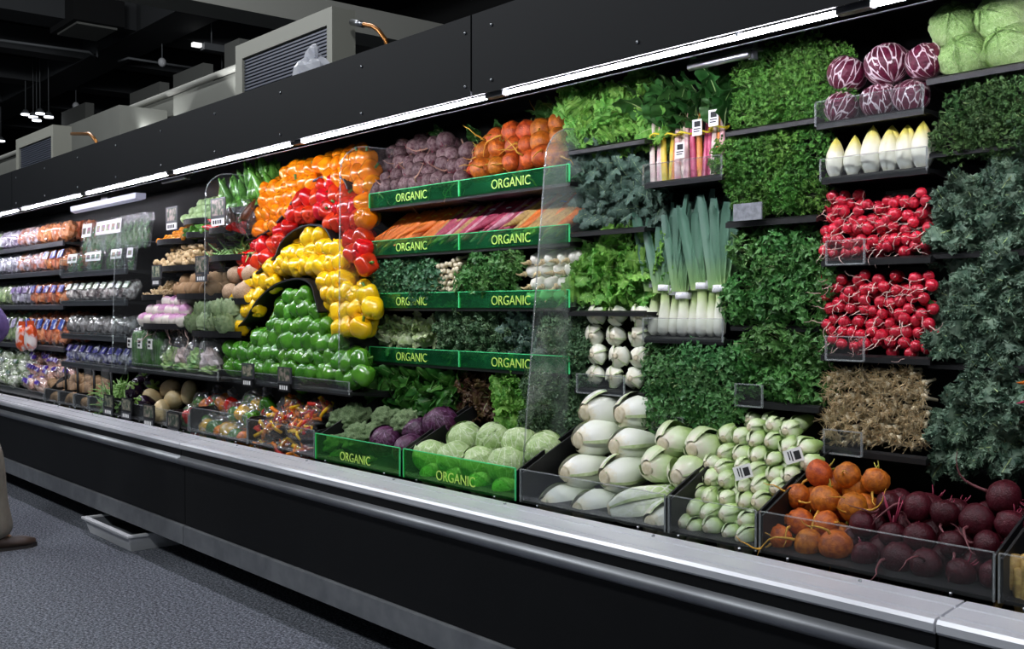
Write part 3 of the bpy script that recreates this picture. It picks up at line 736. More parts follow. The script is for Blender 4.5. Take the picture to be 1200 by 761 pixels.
M['cucumber'] = [lathe('cucumber', mat('green_cucumber', '3d6b35', .3, '5c8a4c', 30, vary=.12), [(.001, 0), (.09, .01), (.13, .06), (.14, .4), (.13, .9), (.09, .98), (.001, 1)], 9, .06, s) for s in range(2)]
# --- spring onion root ends
M_oni = mat('white_onion_bulb', 'e4dcc4', .4, 'd4c49c', 20, vary=.08); M_hair = mat('tan_root_hair', 'b29a70', .8, 'cbb88e', 30, vary=.15)
M['scallion'] = [lathe('spring_onion', M_oni, [(.001, -.25), (.5, -.22), (.85, 0), (1, .4), (.75, 1.1), (.5, 2), (.42, 5)], 9, .08, s) for s in range(2)]
def hairm(seed):
    rr = random.Random(seed); mb = MB()
    for i in range(22):
        d = Vector((rr.gauss(0, .9), rr.gauss(0, .9), -rr.uniform(.5, 1.6))); q = Vector((d.x * .22, d.y * .22, -.15))
        mb.tube([q, q + d * .7, q + d * 1.2 + Vector((rr.uniform(-.6, .6), rr.uniform(-.6, .6), rr.uniform(-.5, .5)))], [.12, .09, .03], 3, cap=False)
    return mb.mesh('roots', M_hair)
M['hair'] = [hairm(s) for s in range(4)]

# --- leaves of the bunches
def LM(name, a, b_, rough=.5, sc=5, vary=.2, trans=.18, veins=None, hue=.012): return mat(name, a, rough, b_, sc, vary=vary, trans=trans, veins=veins, hue=hue, spec=.35)
M_rib = mat('pale_leaf_rib', 'b4cc8a', .5)
ML = {'pale': LM('pale_lettuce_leaf', 'dde6c4', 'b4cc88', trans=.25), 'kale': LM('curly_kale_leaf', '48694a', '6f8f66'), 'kaledark': LM('dark_kale_leaf', '50705c', '869e86'), 'lacinato': LM('lacinato_leaf', '3e5a4c', '688474'),
      'greenleaf': LM('green_lettuce_leaf', '559636', '8cc25a', trans=.25), 'redleaf': LM('red_lettuce_leaf', '43231e', '5c4a2a'), 'romaine': LM('romaine_leaf', '2f6a26', '4f8a38', rough=.4),
      'chard': LM('chard_leaf', '2c5a26', '43763a', rough=.38), 'parsley': LM('flat_parsley_leaf', '356e2e', '639650', rough=.4), 'curly': LM('curly_parsley_leaf', '386f26', '6a9e44'),
      'cress': LM('cress_leaf', '2f6440', '58885c', rough=.4), 'cilantro': LM('cilantro_leaf', '377038', '669a5c', rough=.4), 'moss': LM('dull_parsley_leaf', '33582c', '567a42')}
LF = {}
for k, par in {'kale': dict(L=1, Wd=.26, nu=64, nv=12, ruf=.40, freq=5, curl=.8, cup=.1, fine=.10, pet=.2, frill=.26, ffreq=13), 'kaledark': dict(L=1, Wd=.27, nu=64, nv=12, ruf=.45, freq=5, curl=.7, cup=.1, fine=.12, pet=.2, frill=.30, ffreq=13),
               'lacinato': dict(L=1, Wd=.22, nu=40, frill=.12, ffreq=12, nv=8, ruf=.28, freq=5, curl=.9, cup=.35, fine=.10, pet=.1, wide=.75), 'greenleaf': dict(L=1, Wd=.40, nu=44, nv=12, frill=.10, ffreq=11, ruf=.26, freq=4.5, curl=.7, cup=.15, fine=.07, pet=.08, wide=.9),
               'redleaf': dict(L=1, Wd=.38, nu=44, nv=12, frill=.12, ffreq=11, ruf=.30, freq=5, curl=.7, cup=.15, fine=.07, pet=.08, wide=.9), 'romaine': dict(L=1, Wd=.32, nu=14, nv=8, ruf=.08, freq=3, curl=.6, cup=.4, fine=.05, pet=.1, wide=.8),
               'pale': dict(L=1, Wd=.32, nu=30, nv=10, frill=.06, ffreq=9, ruf=.16, freq=4, curl=.5, cup=.35, fine=.06, pet=.05, wide=.85),
               'chard': dict(L=1, Wd=.30, nu=18, nv=10, ruf=.16, freq=4, curl=.8, cup=.2, fine=.10, pet=.12)}.items():
    LF[k] = [leafm('leaf', [ML[k], M_rib], seed=s * 7 + len(k), **{**par, 'curl': par['curl'] * (.6 + .5 * s)}) for s in range(4)]
def frillleaf(name, mats, seed, n=60, Wd=.24, size=.12, curl=.7):
    """curly kale leaf along +Z: a blade whose margin is packed with small crinkled flaps"""
    rr = random.Random(seed); mb = MB(); k = curl
    def bend(x, u, o): a = k * u; return Vector((x, (1 - math.cos(a)) / k + o * math.cos(a), math.sin(a) / k - o * math.sin(a)))
    sh = lambda u: max(.05, math.sin(PI * min(1, (max(u - .15, 0) / .85) ** .7) * .97) ** .7)
    mb.grid(lambda a, u: tuple(bend((a * 2 - 1) * Wd * sh(u) * .9, u, .04 * math.sin(9 * u + seed))), 4, 10)
    for i in range(n):
        u = rr.uniform(.2, 1.0); v = rr.choice((-1, 1)) * rr.uniform(.35, 1.1); p = bend(v * Wd * sh(u), u, rr.uniform(-.03, .09)); sc = size * rr.uniform(.6, 1.3)
        q = aim(rv_(rr), rr.uniform(0, 6.28)); b0 = len(mb.v); mb.v.append(tuple(p))
        for j in range(8):
            an = 2 * PI * j / 7; mb.v.append(tuple(p + q @ Vector((sc * math.cos(an) * (1 if j % 2 else .6), sc * math.sin(an) * (1 if j % 2 else .6), sc * (.55 if j % 2 else -.35) * rr.uniform(.4, 1.2)))))
        for j in range(7): mb.f.append((b0, b0 + 1 + j, b0 + 2 + j)); mb.mi.append(0)
    mb.tube([bend(0, i / 6, .006) for i in range(7)], [.022 - .0025 * i for i in range(7)], 4, mi=1)
    return mb.mesh(name, mats, False)
def rv_(rr): return Vector((rr.uniform(-1, 1), rr.uniform(-1, 1), rr.uniform(-.3, 1)))
def sprig(name, mt, n, size, lobes, seed, crinkle=0.0, ex=1.0, stalks=20):
    """a leafy bunch facing -Y: small lobed leaflets over a dome, thin stalks reaching back"""
    rr = random.Random(seed); mb = MB()
    for i in range(n):
        a = rr.uniform(0, 6.283); ca = rr.random() ** .9; sa = math.sqrt(max(0, 1 - (1 - ca) ** 2)) if False else math.sin(math.acos(1 - ca)); rad = rr.uniform(.62, 1.05)
        d = Vector((math.cos(a) * sa, -(1 - ca) * .75 - .08, math.sin(a) * sa)); p = d * rad
        q = aim((d + Vector((rr.uniform(-.8, .8), -.35 + rr.uniform(-.6, .6), rr.uniform(-.8, .8)))).normalized(), rr.uniform(0, 6.28)); sc = size * rr.uniform(.65, 1.3)
        base = len(mb.v); mb.v.append(tuple(p)); m_ = lobes * 2
        for k in range(m_ + 1):
            an = -2.2 + 4.4 * k / m_; r = sc * (1.0 if k % 2 else .52) * (1 - .12 * abs(an))
            mb.v.append(tuple(p + q @ Vector((r * math.sin(an), r * math.cos(an) * 1.05, sc * (rr.uniform(-1, 1) * crinkle + .25 * abs(math.sin(an)))))))
        for k in range(m_): mb.f.append((base, base + 1 + k, base + 2 + k)); mb.mi.append(0)
    for i in range(stalks):
        d = Vector((rr.uniform(-.7, .7), -rr.uniform(.2, .75), rr.uniform(-.7, .7)))
        mb.tube([(d.x * .15, .3, d.z * .15), tuple(d)], [.018, .012], 3, mi=1, cap=False)
    return mb.mesh(name, [mt, M_rib], False)
LF['kale'] = [frillleaf('leaf', [ML['kale'], M_rib], s) for s in range(4)]
LF['kaledark'] = [frillleaf('leaf', [ML['kaledark'], M_rib], s + 10, curl=.8) for s in range(4)]
SP = {'parsley': [sprig('foliage', ML['parsley'], 120, .30, 3, s) for s in range(3)], 'cilantro': [sprig('foliage', ML['cilantro'], 150, .24, 3, s + 5) for s in range(3)],
      'curly': [sprig('foliage', ML['curly'], 330, .17, 3, s + 9, .55) for s in range(3)], 'moss': [sprig('foliage', ML['moss'], 330, .16, 3, s + 12, .55) for s in range(3)],
      'cress': [sprig('foliage', ML['cress'], 150, .25, 2, s + 15, .1) for s in range(3)], 'frisee': [sprig('foliage', ML['kale'], 330, .17, 3, s + 19, .6) for s in range(3)]}
# ================================================================== PLACERS
def veg(name, key, loc, d, s, label, cat, group=None, parts=(), roll=None):
    me = M[key][RND.randrange(len(M[key]))] if isinstance(M[key], list) else M[key]
    o = ob(name, None if parts else me, None, loc, aim(d, RND.uniform(0, 6.28) if roll is None else roll), s)
    tag(o, label, cat, group)
    if parts: ob('body', me, o)
    for pn, pk in parts:
        pm = M[pk]; ob(pn, pm[RND.randrange(len(pm))] if isinstance(pm, list) else pm, o)
    return o
def cellbunch(kind, poly, Y, sp, size, name, label, cat, group, n=10, spread=.95, L=1.0, off=0.0, rowk=.87):
    """leafy bunches set side by side so that they fill a stretch of the wall"""
    g = Y if callable(Y) else flat(Y)
    pts = fill(poly, g, sp, .14, off, rowk); rows_ = list(LASTROWS); base_label = label; rs = sorted(set(rows_), reverse=True)
    for pi, p in enumerate(pts):
        if 1 < len(pts) <= 26:
            mates = sorted([q_ for q_, r_ in zip(pts, rows_) if r_ == rows_[pi]], key=lambda q_: q_.x); ri = rs.index(rows_[pi])
            rown = 'top row' if ri == 0 else 'bottom row' if ri == len(rs) - 1 else ORD[ri] + ' row down'
            label = base_label + ', ' + rown + ('' if len(mates) == 1 else ', ' + (nth(mates.index(p)) if mates.index(p) < len(mates) - 1 else 'rightmost'))
        if kind in SP:
            me = SP[kind][RND.randrange(3)]
            o = ob(name, me, None, p + Vector((0, size * (.5 + RND.uniform(-.3, .35)), 0)), Quaternion((0, 1, 0), RND.uniform(0, 6.28)), (size * RND.uniform(.9, 1.1), size, size * RND.uniform(.9, 1.1)))
            tag(o, label, cat, group)
        else:
            o = tag(ob(name, None, None, p + Vector((0, size * .75, 0))), label, cat, group)
            for k in range(n):
                a = 2 * PI * (k / n) + RND.uniform(-.3, .3); e = spread * (k % 3 + .35) / 2.35
                d = Vector((math.cos(a) * e, -1, math.sin(a) * e)).normalized()
                upv = Vector((math.cos(a), .0, math.sin(a)))
                # blade face turned outward from the bunch axis
                q = d.to_track_quat('Z', 'Y'); yv = q @ Vector((0, 1, 0)); tgt = (upv - d * upv.dot(d)).normalized()
                ang = math.atan2(yv.cross(tgt).dot(d), yv.dot(tgt))
                q = q @ Quaternion((0, 0, 1), ang + RND.uniform(-.5, .5))
                ob('leaf', LF[kind][RND.randrange(4)], o, d * (.05 * size), q, size * L * RND.uniform(.8, 1.12))
    return pts
def shelf(pxa, pxb, py, at, Yf, label, depth=.30, guard=None, thick=.010, rail=.016, name='shelf', holder=None):
    """black shelf board with a front rail; guard: clear strip height in m; holder: (px0, px1) clear ticket holder"""
    xa, xb = WX(pxa, Yf), WX(pxb, Yf); z = W(at, py, Yf).z; xc = (xa + xb) / 2; h = (xb - xa) / 2
    r = tag(ob(name, None, None, (xc, Yf, z)), label, 'shelf')
    ob('board', boxm('board', (-h, .004, 0), (h, depth, thick), M_shelf), r)
    ob('front_rail', MB().ext([(-.008, -.004), (-.008, rail - .006), (.0035, rail), (.0035, -.004)], -h, h).mesh('front_rail', M_shelf, False), r)
    for sx in (-1, 1): ob('bracket', MB().ext([(.02, 0), (depth, -.05), (depth, 0)], sx * h - .003, sx * h + .003).mesh('bracket', M_shelf, False), r)
    if guard: guardstrip(r, -h, h, -.011, .004, guard)
    if holder:
        a, b_ = WX(holder[0], Yf - .02) - xc, WX(holder[1], Yf - .02) - xc
        hd = ob('ticket_holder', boxm('ticket_holder', (a, -.020, 0), (b_, -.0165, .062), M_clear), r)
        ob('rim', MB().box((a, -.022, -.002), (b_, -.015, .002)).box((a, -.022, .060), (b_, -.015, .0625)).box((a - .002, -.022, 0), (a + .001, -.015, .062)).box((b_ - .001, -.022, 0), (b_ + .002, -.015, .062)).mesh('rim', M_edge, False), hd)
    return r, xa, xb, z
M_edge = clear('clear_acrylic_edge', haze=.22, gloss=.15, hazecol='dfe6e6')
def guardstrip(r, x0, x1, y, z0, h, mt=None, edge=None):
    g = ob('clear_guard', boxm('clear_guard', (x0, y - .003, z0), (x1, y, z0 + h), mt or M_clear), r)
    e = edge or M_edge
    ob('guard_edge', MB().box((x0, y - .004, z0 + h), (x1, y + .001, z0 + h + .0025)).box((x0 - .002, y - .004, z0), (x0 + .001, y + .001, z0 + h)).box((x1 - .001, y - .004, z0), (x1 + .002, y + .001, z0 + h)).mesh('guard_edge', e, False), g)
    return g
ORG = textmesh('ORGANIC', .05, M_lime)
def green_strip(r, x0, x1, y, z0, h, tx=None, mt=None):
    g = guardstrip(r, x0, x1, y, z0, h, mt or M_green, M_greenedge); g.name = 'green_guard'
    ob('lettering', ORG, g, ((x0 + x1) / 2 if tx is None else tx, y - .0045, z0 + h * (.42 if mt is None else .3)), QFRONT, (.95, .95, 1))
    return g
def bin_(px0, px1, Yf, label, z0=.604, h=.10, kind='clear', depth=.36, sideh=.14, rise=.12, tx=None, one=False):
    xa, xb = WX(px0, Yf) + .004, WX(px1, Yf) - .004; xc = (xa + xb) / 2; w = (xb - xa) / 2
    r = tag(ob('produce_bin', None, None, (xc, Yf, z0)), label, 'bin')
    ob('bin_floor', MB().ext([(.004, 0), (.004, .006), (depth, rise * .4 + .006), (depth, rise * .4)], -w, w).mesh('bin_floor', M_shelf, False), r)
    for sx in (-1, 1):
        ob('side_panel', MB().ext([(0, 0), (0, h * .9), (.02, h), (.10, sideh), (depth, sideh + rise), (depth, .03)], sx * (w - .003) - .003, sx * (w - .003) + .003).mesh('side_panel', M_shelf, False), r)
    if kind == 'green': green_strip(r, -w, w, -.002, 0, h, tx, M_greenbin)
    else: guardstrip(r, -w, w, -.002, 0, h)
    for x in (-w * .7, w * .7): ob('peg', MB().tube([(x, -.012, -.004), (x, -.012, .004)], .004, 6).mesh('peg', M_rivet), r)
    return r
M_pic = mat('printed_picture', '2c4432', .5, '9c9280', 40, lo=.42, hi=.6, vary=.3, hue=.06)
def price_sign(px, py, Y, label, w=.062, h=.062, tagc=M_paper, drop=0.0, frame=None):
    c = W(px, py, Y); r = tag(ob('price_sign', None, None, c), label, 'price sign')
    ob('frame', MB().box((-w / 2, 0, -h / 2), (w / 2, .006, h / 2)).mesh('frame', frame or M_rail, False), r)
    ob('picture', MB().box((-w * .4, -.0012, -h * .36), (w * .4, 0, h * .42)).mesh('picture', M_pic, False), r)
    tg = ob('price_tag', MB().box((-w * .42, -.003, -h * .5 - .036), (w * .42, .004, -h * .5 - .002)).mesh('price_tag', tagc, False), r)
    mb = MB()
    for i in range(4): mb.box((-w * .3 + i * w * .16, -.0038, -h * .5 - .028), (-w * .3 + i * w * .16 + w * .1, -.003, -h * .5 - .010))
    ob('print', mb.mesh('print', M_ink if tagc is M_paper else M_paper, False), tg)
    ob('clip', boxm('clip', (-.006, .004, -h * .5 - .03), (.006, .03, 0), M_shelf), r)
    return r
def divider(X, y0t, y0b, z0, z1, label, mt=M_clear, yb=2.86):
    """clear upright panel standing between two modules, front edge leaning forward and rounded on top"""
    pts = [(y0b, z0), (y0t, z1 - .12)] + [(y0t + .12 * (1 - math.cos(a)), z1 - .12 + .12 * math.sin(a)) for a in [PI / 2 * i / 6 for i in range(1, 7)]] + [(yb, z1), (yb, z0)]
    r = tag(ob('divider_panel', MB().ext(pts, X - .002, X + .002).mesh('divider_panel', mt, False)), label, 'divider')
    e = [Vector((X, y, z)) for y, z in pts[:8]] + [Vector((X, (y0t + .12 + yb) / 2, z1))]
    ob('polished_edge', MB().tube(e, .0028, 5).mesh('polished_edge', M_edge), r)
    return r
# ================================================================== RIGHT-HAND WALL OF ONE-FOOT COLUMNS
YW = 2.45
# --- first column: lettuce, lacinato kale, lettuce, fennel
shelf(668, 757, 181, 668, YW, 'narrow black shelf under the upper green leaf lettuce', guard=None, rail=.014)
cellbunch('greenleaf', [(664, 106), (768, 92), (768, 168), (690, 178), (664, 170)], 2.47, .092, .125, 'lettuce_head', 'frilly green lettuce head left of the chard', 'lettuce', 'upper green leaf lettuces', 12)
shelf(668, 757, 277, 668, YW, 'narrow black shelf under the blue-green lacinato kale', guard=None, rail=.014)
cellbunch('lacinato', [(670, 190), (756, 182), (758, 258), (674, 268)], 2.47, .085, .13, 'kale_bunch', 'blue-green crinkled kale bunch between two lettuce shelves', 'kale', 'lacinato kale left of the chard', 12)
shelf(668, 757, 369, 668, YW, 'narrow black shelf under the lower green leaf lettuce', guard=None, rail=.014)
cellbunch('greenleaf', [(678, 290), (764, 282), (766, 352), (680, 360)], 2.47, .085, .12, 'lettuce_head', 'frilly green lettuce head left of the leeks', 'lettuce', 'lower green leaf lettuces', 12)
r, xa, xb, zf = shelf(675, 757, 459, 675, YW, 'black shelf with clear front under the small fennel bulbs', holder=(676, 731))
rows = ['bottom', 'third', 'second', 'top']
for j, (z, xs) in enumerate(((zf + .054, (699, 722, 745)), (zf + .122, (702, 727, 752)), (zf + .187, (699, 724, 751)), (zf + .253, (701, 726, 752)))):
    for i, px in enumerate(xs):
        p = Vector((WX(px, 2.50), 2.50, z))
        veg('fennel_bulb', 'fennel', p, (-.15 + RND.uniform(-.15, .15), .95, RND.uniform(-.05, .1)), .035 * RND.uniform(.96, 1.04), '%s fennel bulb in the %s row beside the leeks' % (('left', 'middle', 'right')[i], rows[j]), 'fennel', 'small fennel bulbs beside the leeks')
# --- second column: chard, leeks, cilantro
r, xa, xb, zf = shelf(757, 848, 220, 757, YW, 'black shelf with clear front under the rainbow chard', guard=.062)
M_ST = {'white': mat('cream_chard_stalk', 'e3d8c8', .4, 'd9b9b4', 8), 'yellow': mat('yellow_chard_stalk', 'e0bb1c', .4, 'c9c24a', 8), 'pink': mat('pink_chard_stalk', 'dba2a8', .4, 'e8cfc8', 8), 'magenta': mat('magenta_chard_stalk', 'b82a5c', .35, 'd0557c', 8), 'orange': mat('orange_chard_stalk', 'dd7a22', .4, 'e39a48', 8)}
stm = {k: MB().grid(lambda u, v: (.0115 * math.cos(2 * PI * u) * (1 - .45 * v) + .012 * math.sin(2.2 * v), .008 * math.sin(2 * PI * u) * (1 - .4 * v), v), 8, 6, True).mesh('stalk', mt) for k, mt in M_ST.items()}
tie = MB().tube([(.032 * math.cos(a), .024 * math.sin(a), .004 * math.sin(3 * a)) for a in [2 * PI * i / 12 for i in range(13)]], .003, 5).mesh('twist_tie', mat('yellow_tie', 'e2cf2a', .4))
card = MB().box((-.018, -.001, -.024), (.018, 0, .024)).mesh('paper_tag', M_paper, False)
cardp = MB().box((-.010, -.0018, .002), (.012, -.001, .018)).box((-.013, -.0018, -.006), (.013, -.001, -.003)).box((-.013, -.0018, -.013), (.009, -.001, -.010)).mesh('print', M_ink, False)
for px, cols, lab, tg in ((771, ('white', 'pink', 'white'), 'cream and pink stalked chard bunch at the left end of its shelf', None), (787, ('yellow', 'yellow', 'orange', 'white'), 'yellow stalked chard bunch with yellow tie', None),
                          (802, ('pink', 'white', 'pink', 'yellow'), 'pale pink stalked chard bunch with white tag low down', .085), (822, ('magenta', 'orange', 'magenta', 'magenta'), 'magenta stalked chard bunch with white tag', .145), (841, ('white', 'orange', 'pink'), 'cream stalked chard bunch with tag at the right end of its shelf', .165)):
    o = tag(ob('chard_bunch', None, None, (WX(px, 2.49), 2.49, zf + .017)), lab, 'chard', 'rainbow chard bunches')
    n = len(cols)
    for i, c in enumerate(cols):
        x = (i - (n - 1) / 2) * .014; h = RND.uniform(.19, .26)
        ob('stalk', stm[c], o, (x * 1.3, .008 * (i % 2), 0), aim((x * .3 + RND.uniform(-.04, .04), .10, 1), RND.uniform(-.4, .4)), (1, 1, h))
    for i in range(6):
        a = RND.uniform(-1, 1)
        ob('leaf', LF['chard'][i % 4], o, (a * .02, .012, RND.uniform(.12, .19)), aim((a * .4, RND.uniform(-.25, .05), 1), PI + RND.uniform(-.7, .7)), RND.uniform(.15, .2))
    ob('twist_tie', tie, o, (0, .004, .13 + RND.uniform(0, .02)))
    if tg:
        t = ob('paper_tag', card, o, (.004, -.026, tg)); ob('print', cardp, t)
r, xa, xb, zf = shelf(757, 850, 400, 757, YW, 'black shelf with clear front under the leeks', guard=.066)
for i, (px, Y, lean) in enumerate(((766, 2.50, -.04), (777, 2.485, .0), (789, 2.50, .03), (800, 2.485, -.03), (811, 2.50, .05), (822, 2.485, -.05), (833, 2.50, .0), (843, 2.485, -.02))):
    o = veg('leek', 'leek', (WX(px, Y), Y, zf + .017), (lean, .10, 1), (.34, .34, .43 + RND.uniform(-.03, .03)), 'upright leek, %s on its shelf' % nth(i), 'leek', 'leeks standing upright', roll=RND.uniform(-.4, .4))
    ob('paper_band', M['leekband'], o, (0, 0, (.37, .36, .30, .29, .35, .35, .37, .32)[i]))
for px in (772, 795, 817, 838):
    veg('leek', 'leek', (WX(px, 2.56), 2.56, zf + .017), (RND.uniform(-.05, .05), .10, 1), (.34, .34, .45), 'leek standing in the back row behind the front leeks', 'leek', 'leeks in the back row', roll=RND.uniform(-.4, .4))
shelf(757, 850, 508, 757, YW, 'black shelf under the cilantro', holder=(765, 800))
cellbunch('cilantro', [(754, 416), (852, 412), (858, 470), (850, 505), (762, 500), (750, 460)], 2.44, .062, .060, 'cilantro_bunch', 'leafy cilantro bunch below the leeks', 'cilantro', 'cilantro bunches')
# --- third column: curly parsley over flat parsley
shelf(852, 958, 159, 852, YW, 'narrow black shelf between the two curly parsley banks', rail=.014)
cellbunch('curly', [(853, 82), (980, 50), (972, 140), (853, 152)], 2.48, .066, .066, 'curly_parsley_bunch', 'bright curly parsley bunch above the dividing shelf', 'parsley', 'upper curly parsley')
cellbunch('curly', [(850, 168), (955, 160), (955, 246), (850, 252)], 2.46, .066, .064, 'curly_parsley_bunch', 'bright curly parsley bunch below the dividing shelf', 'parsley', 'lower curly parsley')
r, xa, xb, zf = shelf(852, 958, 266, 852, YW, 'black shelf with grey ticket under the curly parsley')
ob('ticket', boxm('ticket', (WX(860, 2.43) - r.location.x, -.024, .012), (WX(893, 2.43) - r.location.x, -.02, .06), mat('grey_ticket', '6c7074', .5, '8d9196', 60)), r)
cellbunch('parsley', [(856, 282), (960, 276), (962, 372), (856, 378)], 2.46, .064, .060, 'flat_parsley_bunch', 'flat-leaf parsley bunch between leeks and radishes', 'parsley', 'upper flat parsley')
cellbunch('parsley', [(862, 392), (962, 392), (962, 466), (865, 468)], 2.46, .064, .060, 'flat_parsley_bunch', 'flat-leaf parsley bunch above the baby bok choy', 'parsley', 'lower flat parsley')
shelf(858, 962, 386, 858, 2.48, 'dark shelf hidden between the two flat parsley banks', rail=.012)
shelf(858, 962, 474, 858, YW, 'black shelf under the flat-leaf parsley', holder=(862, 893))
# --- fourth column: radicchio, endive, radishes, spring onions
def headset(name, key, spots, Y, cat, labf, group, nl=4):
    for i, (px, py, s) in enumerate(spots):
        p = W(px, py, Y + s); d = Vector((RND.uniform(-.5, .5), RND.uniform(-.6, .2), 1)).normalized()
        if key in ('radicchio', 'iceberg'): d = Vector((RND.uniform(-.4, .4), -.9 if key == 'iceberg' else RND.uniform(-.3, .5), RND.uniform(.1, .5) if key == 'iceberg' else .8)).normalized() * (-1 if key == 'iceberg' else 1)
        o = tag(ob(name, None, None, p, aim(d, RND.uniform(0, 6.28)), s), labf(i), cat, group); ob('head', M[key][i % 3], o)
        for k in range(nl): ob('leaf', M[key + '_leaf'][k % 3], o, None, Quaternion((0, 0, 1), 2 * PI * k / nl + RND.uniform(-.3, .3)))
r, xa, xb, zf = shelf(958, 1083, 151, 958, YW, 'black shelf with clear front under the radicchio', guard=.062)
headset('radicchio', 'radicchio', [(986, 127, .045), (1031, 118, .048), (1068, 113, .045), (992, 87, .050), (1040, 76, .055), (1084, 72, .047)], 2.455, 'radicchio', lambda i: '%s radicchio head in the %s row' % (('left', 'middle', 'right')[i % 3], 'lower' if i < 3 else 'upper'), 'radicchio heads', 3)
r, xa, xb, zf = shelf(964, 1088, 215, 964, YW, 'black shelf with clear front under the endives', guard=.056)
for i, px in enumerate((979, 1000, 1021, 1043, 1062, 1081)):
    s = (.053, .053, .062, .058, .056, .058)[i]
    veg('endive', 'endive', (WX(px, 2.49), 2.49, zf + .017 + s), (RND.uniform(-.04, .04), .06, 1), s, 'pale yellow endive, %s on its shelf' % nth(i), 'endive', 'endives in a row')
for py, poly, lab, ex in ((311, [(972, 230), (1082, 226), (1090, 250), (1090, 302), (966, 302), (966, 250)], 'red radish on the upper radish shelf', 'upper'), (421, [(966, 322), (1094, 320), (1098, 415), (966, 412)], 'red radish on the lower radish shelf', 'lower')):
    shelf(964, 1092, py, 964, YW, 'black shelf with clear ticket holder under the %s radishes' % ex, holder=(968, 1012), rail=.016)
    g = flat(2.475)
    leafp = fill(poly, g, .085, .3, -.012)
    for off, sp in ((0, .0325), (.026, .034)):
        for p in fill(poly, g, sp, .3, off):
            o = veg('radish', 'radish', p, (RND.uniform(-.7, .7), .8, RND.uniform(-.2, .9)), .0158 * RND.uniform(.88, 1.08), lab, 'radish', ex + ' shelf radishes', [('root', 'radtail')])
            if RND.random() < .07: ob('leaf', LF['chard'][RND.randrange(4)], o, (0, 0, .7), aim((RND.uniform(-.5, .5), RND.uniform(-.5, .5), -.3)), 2.2)
shelf(964, 1088, 529, 964, YW, 'black shelf with clear ticket holder under the spring onion roots', holder=(966, 1010), rail=.016)
for off, sp in ((0, .026), (.012, .027)):
    for p in fill([(966, 436), (1080, 432), (1087, 470), (1086, 524), (968, 520)], flat(2.465), sp, .42, off):
        veg('spring_onion', 'scallion', p, (RND.uniform(-.4, .4), 1, RND.uniform(-.4, .4)), .0088 * RND.uniform(.85, 1.15), 'white spring onion with shaggy tan roots facing out below the radishes', 'spring onion', 'spring onions with roots outward', [('roots', 'hair')])
# --- fifth column: iceberg, parsley, kale
shelf(1086, 1226, 99, 1086, YW, 'black shelf under the iceberg lettuce heads')
headset('iceberg_lettuce', 'iceberg', [(1130, 66, .056), (1184, 55, .058), (1118, 30, .054), (1172, 20, .056)], 2.46, 'lettuce', lambda i: ('lower left', 'lower right', 'upper left', 'upper right')[i] + ' pale iceberg lettuce head beside the radicchio', 'iceberg lettuce heads', 5)
cellbunch('moss', [(1112, 112), (1200, 100), (1228, 160), (1205, 172), (1110, 174)], 2.45, .066, .066, 'curly_parsley_bunch', 'dull curly parsley bunch under the iceberg lettuce', 'parsley', 'parsley under the iceberg')
shelf(1090, 1228, 184, 1090, 2.47, 'dark shelf between the dull parsley and the kale', rail=.012)
shelf(1090, 1228, 302, 1090, 2.47, 'dark shelf between the upper and lower kale banks', rail=.012)
cellbunch('kaledark', [(1110, 198), (1200, 188), (1228, 280), (1200, 288), (1110, 290)], 2.46, .078, .115, 'kale_bunch', 'curly kale bunch in the upper right bank', 'kale', 'upper right kale', 12)
cellbunch('kaledark', [(1110, 317), (1228, 317), (1228, 420), (1110, 415)], 2.46, .078, .115, 'kale_bunch', 'curly kale bunch in the middle right bank', 'kale', 'middle right kale', 12)
shelf(1090, 1228, 430, 1090, 2.47, 'dark shelf between the middle and lowest kale', rail=.012)
cellbunch('kaledark', [(1108, 442), (1195, 442), (1195, 535), (1135, 545), (1108, 515)], 2.45, .078, .115, 'kale_bunch', 'curly kale bunch hanging over the red beets', 'kale', 'lowest right kale', 12)
shelf(1088, 1228, 545, 1088, 2.50, 'dark shelf under the lowest kale', rail=.012)
for i in range(7):
    veg('carrot', ('carrot', 'magroot')[i % 2], W(1224 + (i % 3) * 12, 452 + i * 13, 2.44), (RND.uniform(-.4, .2), -.9, RND.uniform(-.1, .2)), (.12, .12, .11), 'root vegetable tip peeking in at the right picture edge', 'root vegetable', 'roots at the right edge')

# ================================================================== DECK BINS, RIGHT HALF
YB = 2.15
def clampg(g, y): return lambda z: max(g(z), y)
GP = clampg(lin(.62, 2.205, .93, 2.44), 2.205)
bin_(1172, 1420, YB, 'clear produce bin cut off by the right picture edge')
bin_(891, 1170, YB, 'clear produce bin holding golden and red beets')
bin_(784, 889, YB, 'clear produce bin of baby bok choy')
bin_(610, 782, YB, 'clear produce bin of celery hearts and napa')
bin_(473, 606, YB, 'green acrylic bin lettered ORGANIC holding green cabbages', kind='green')
bin_(370, 470, YB, 'green acrylic bin lettered ORGANIC holding broccoli and red cabbage', kind='green')
for p in fill([(897, 655), (897, 605), (925, 575), (965, 548), (1035, 548), (1042, 575), (1010, 600), (990, 615), (982, 672)], GP, .073, .12) + fill([(905, 640), (930, 590), (1000, 560), (1030, 570), (985, 660)], GP, .073, .12, .05):
    veg('golden_beet', 'gold', p, (RND.uniform(-.8, .8), RND.uniform(.1, .9), RND.uniform(-.3, .9)), .0375 * RND.uniform(.85, 1.08), 'golden beet piled in the clear bin beside the baby bok choy', 'beet', 'golden beets in the bin', [('root', 'goldtail'), ('stem_stub', 'goldstub')])
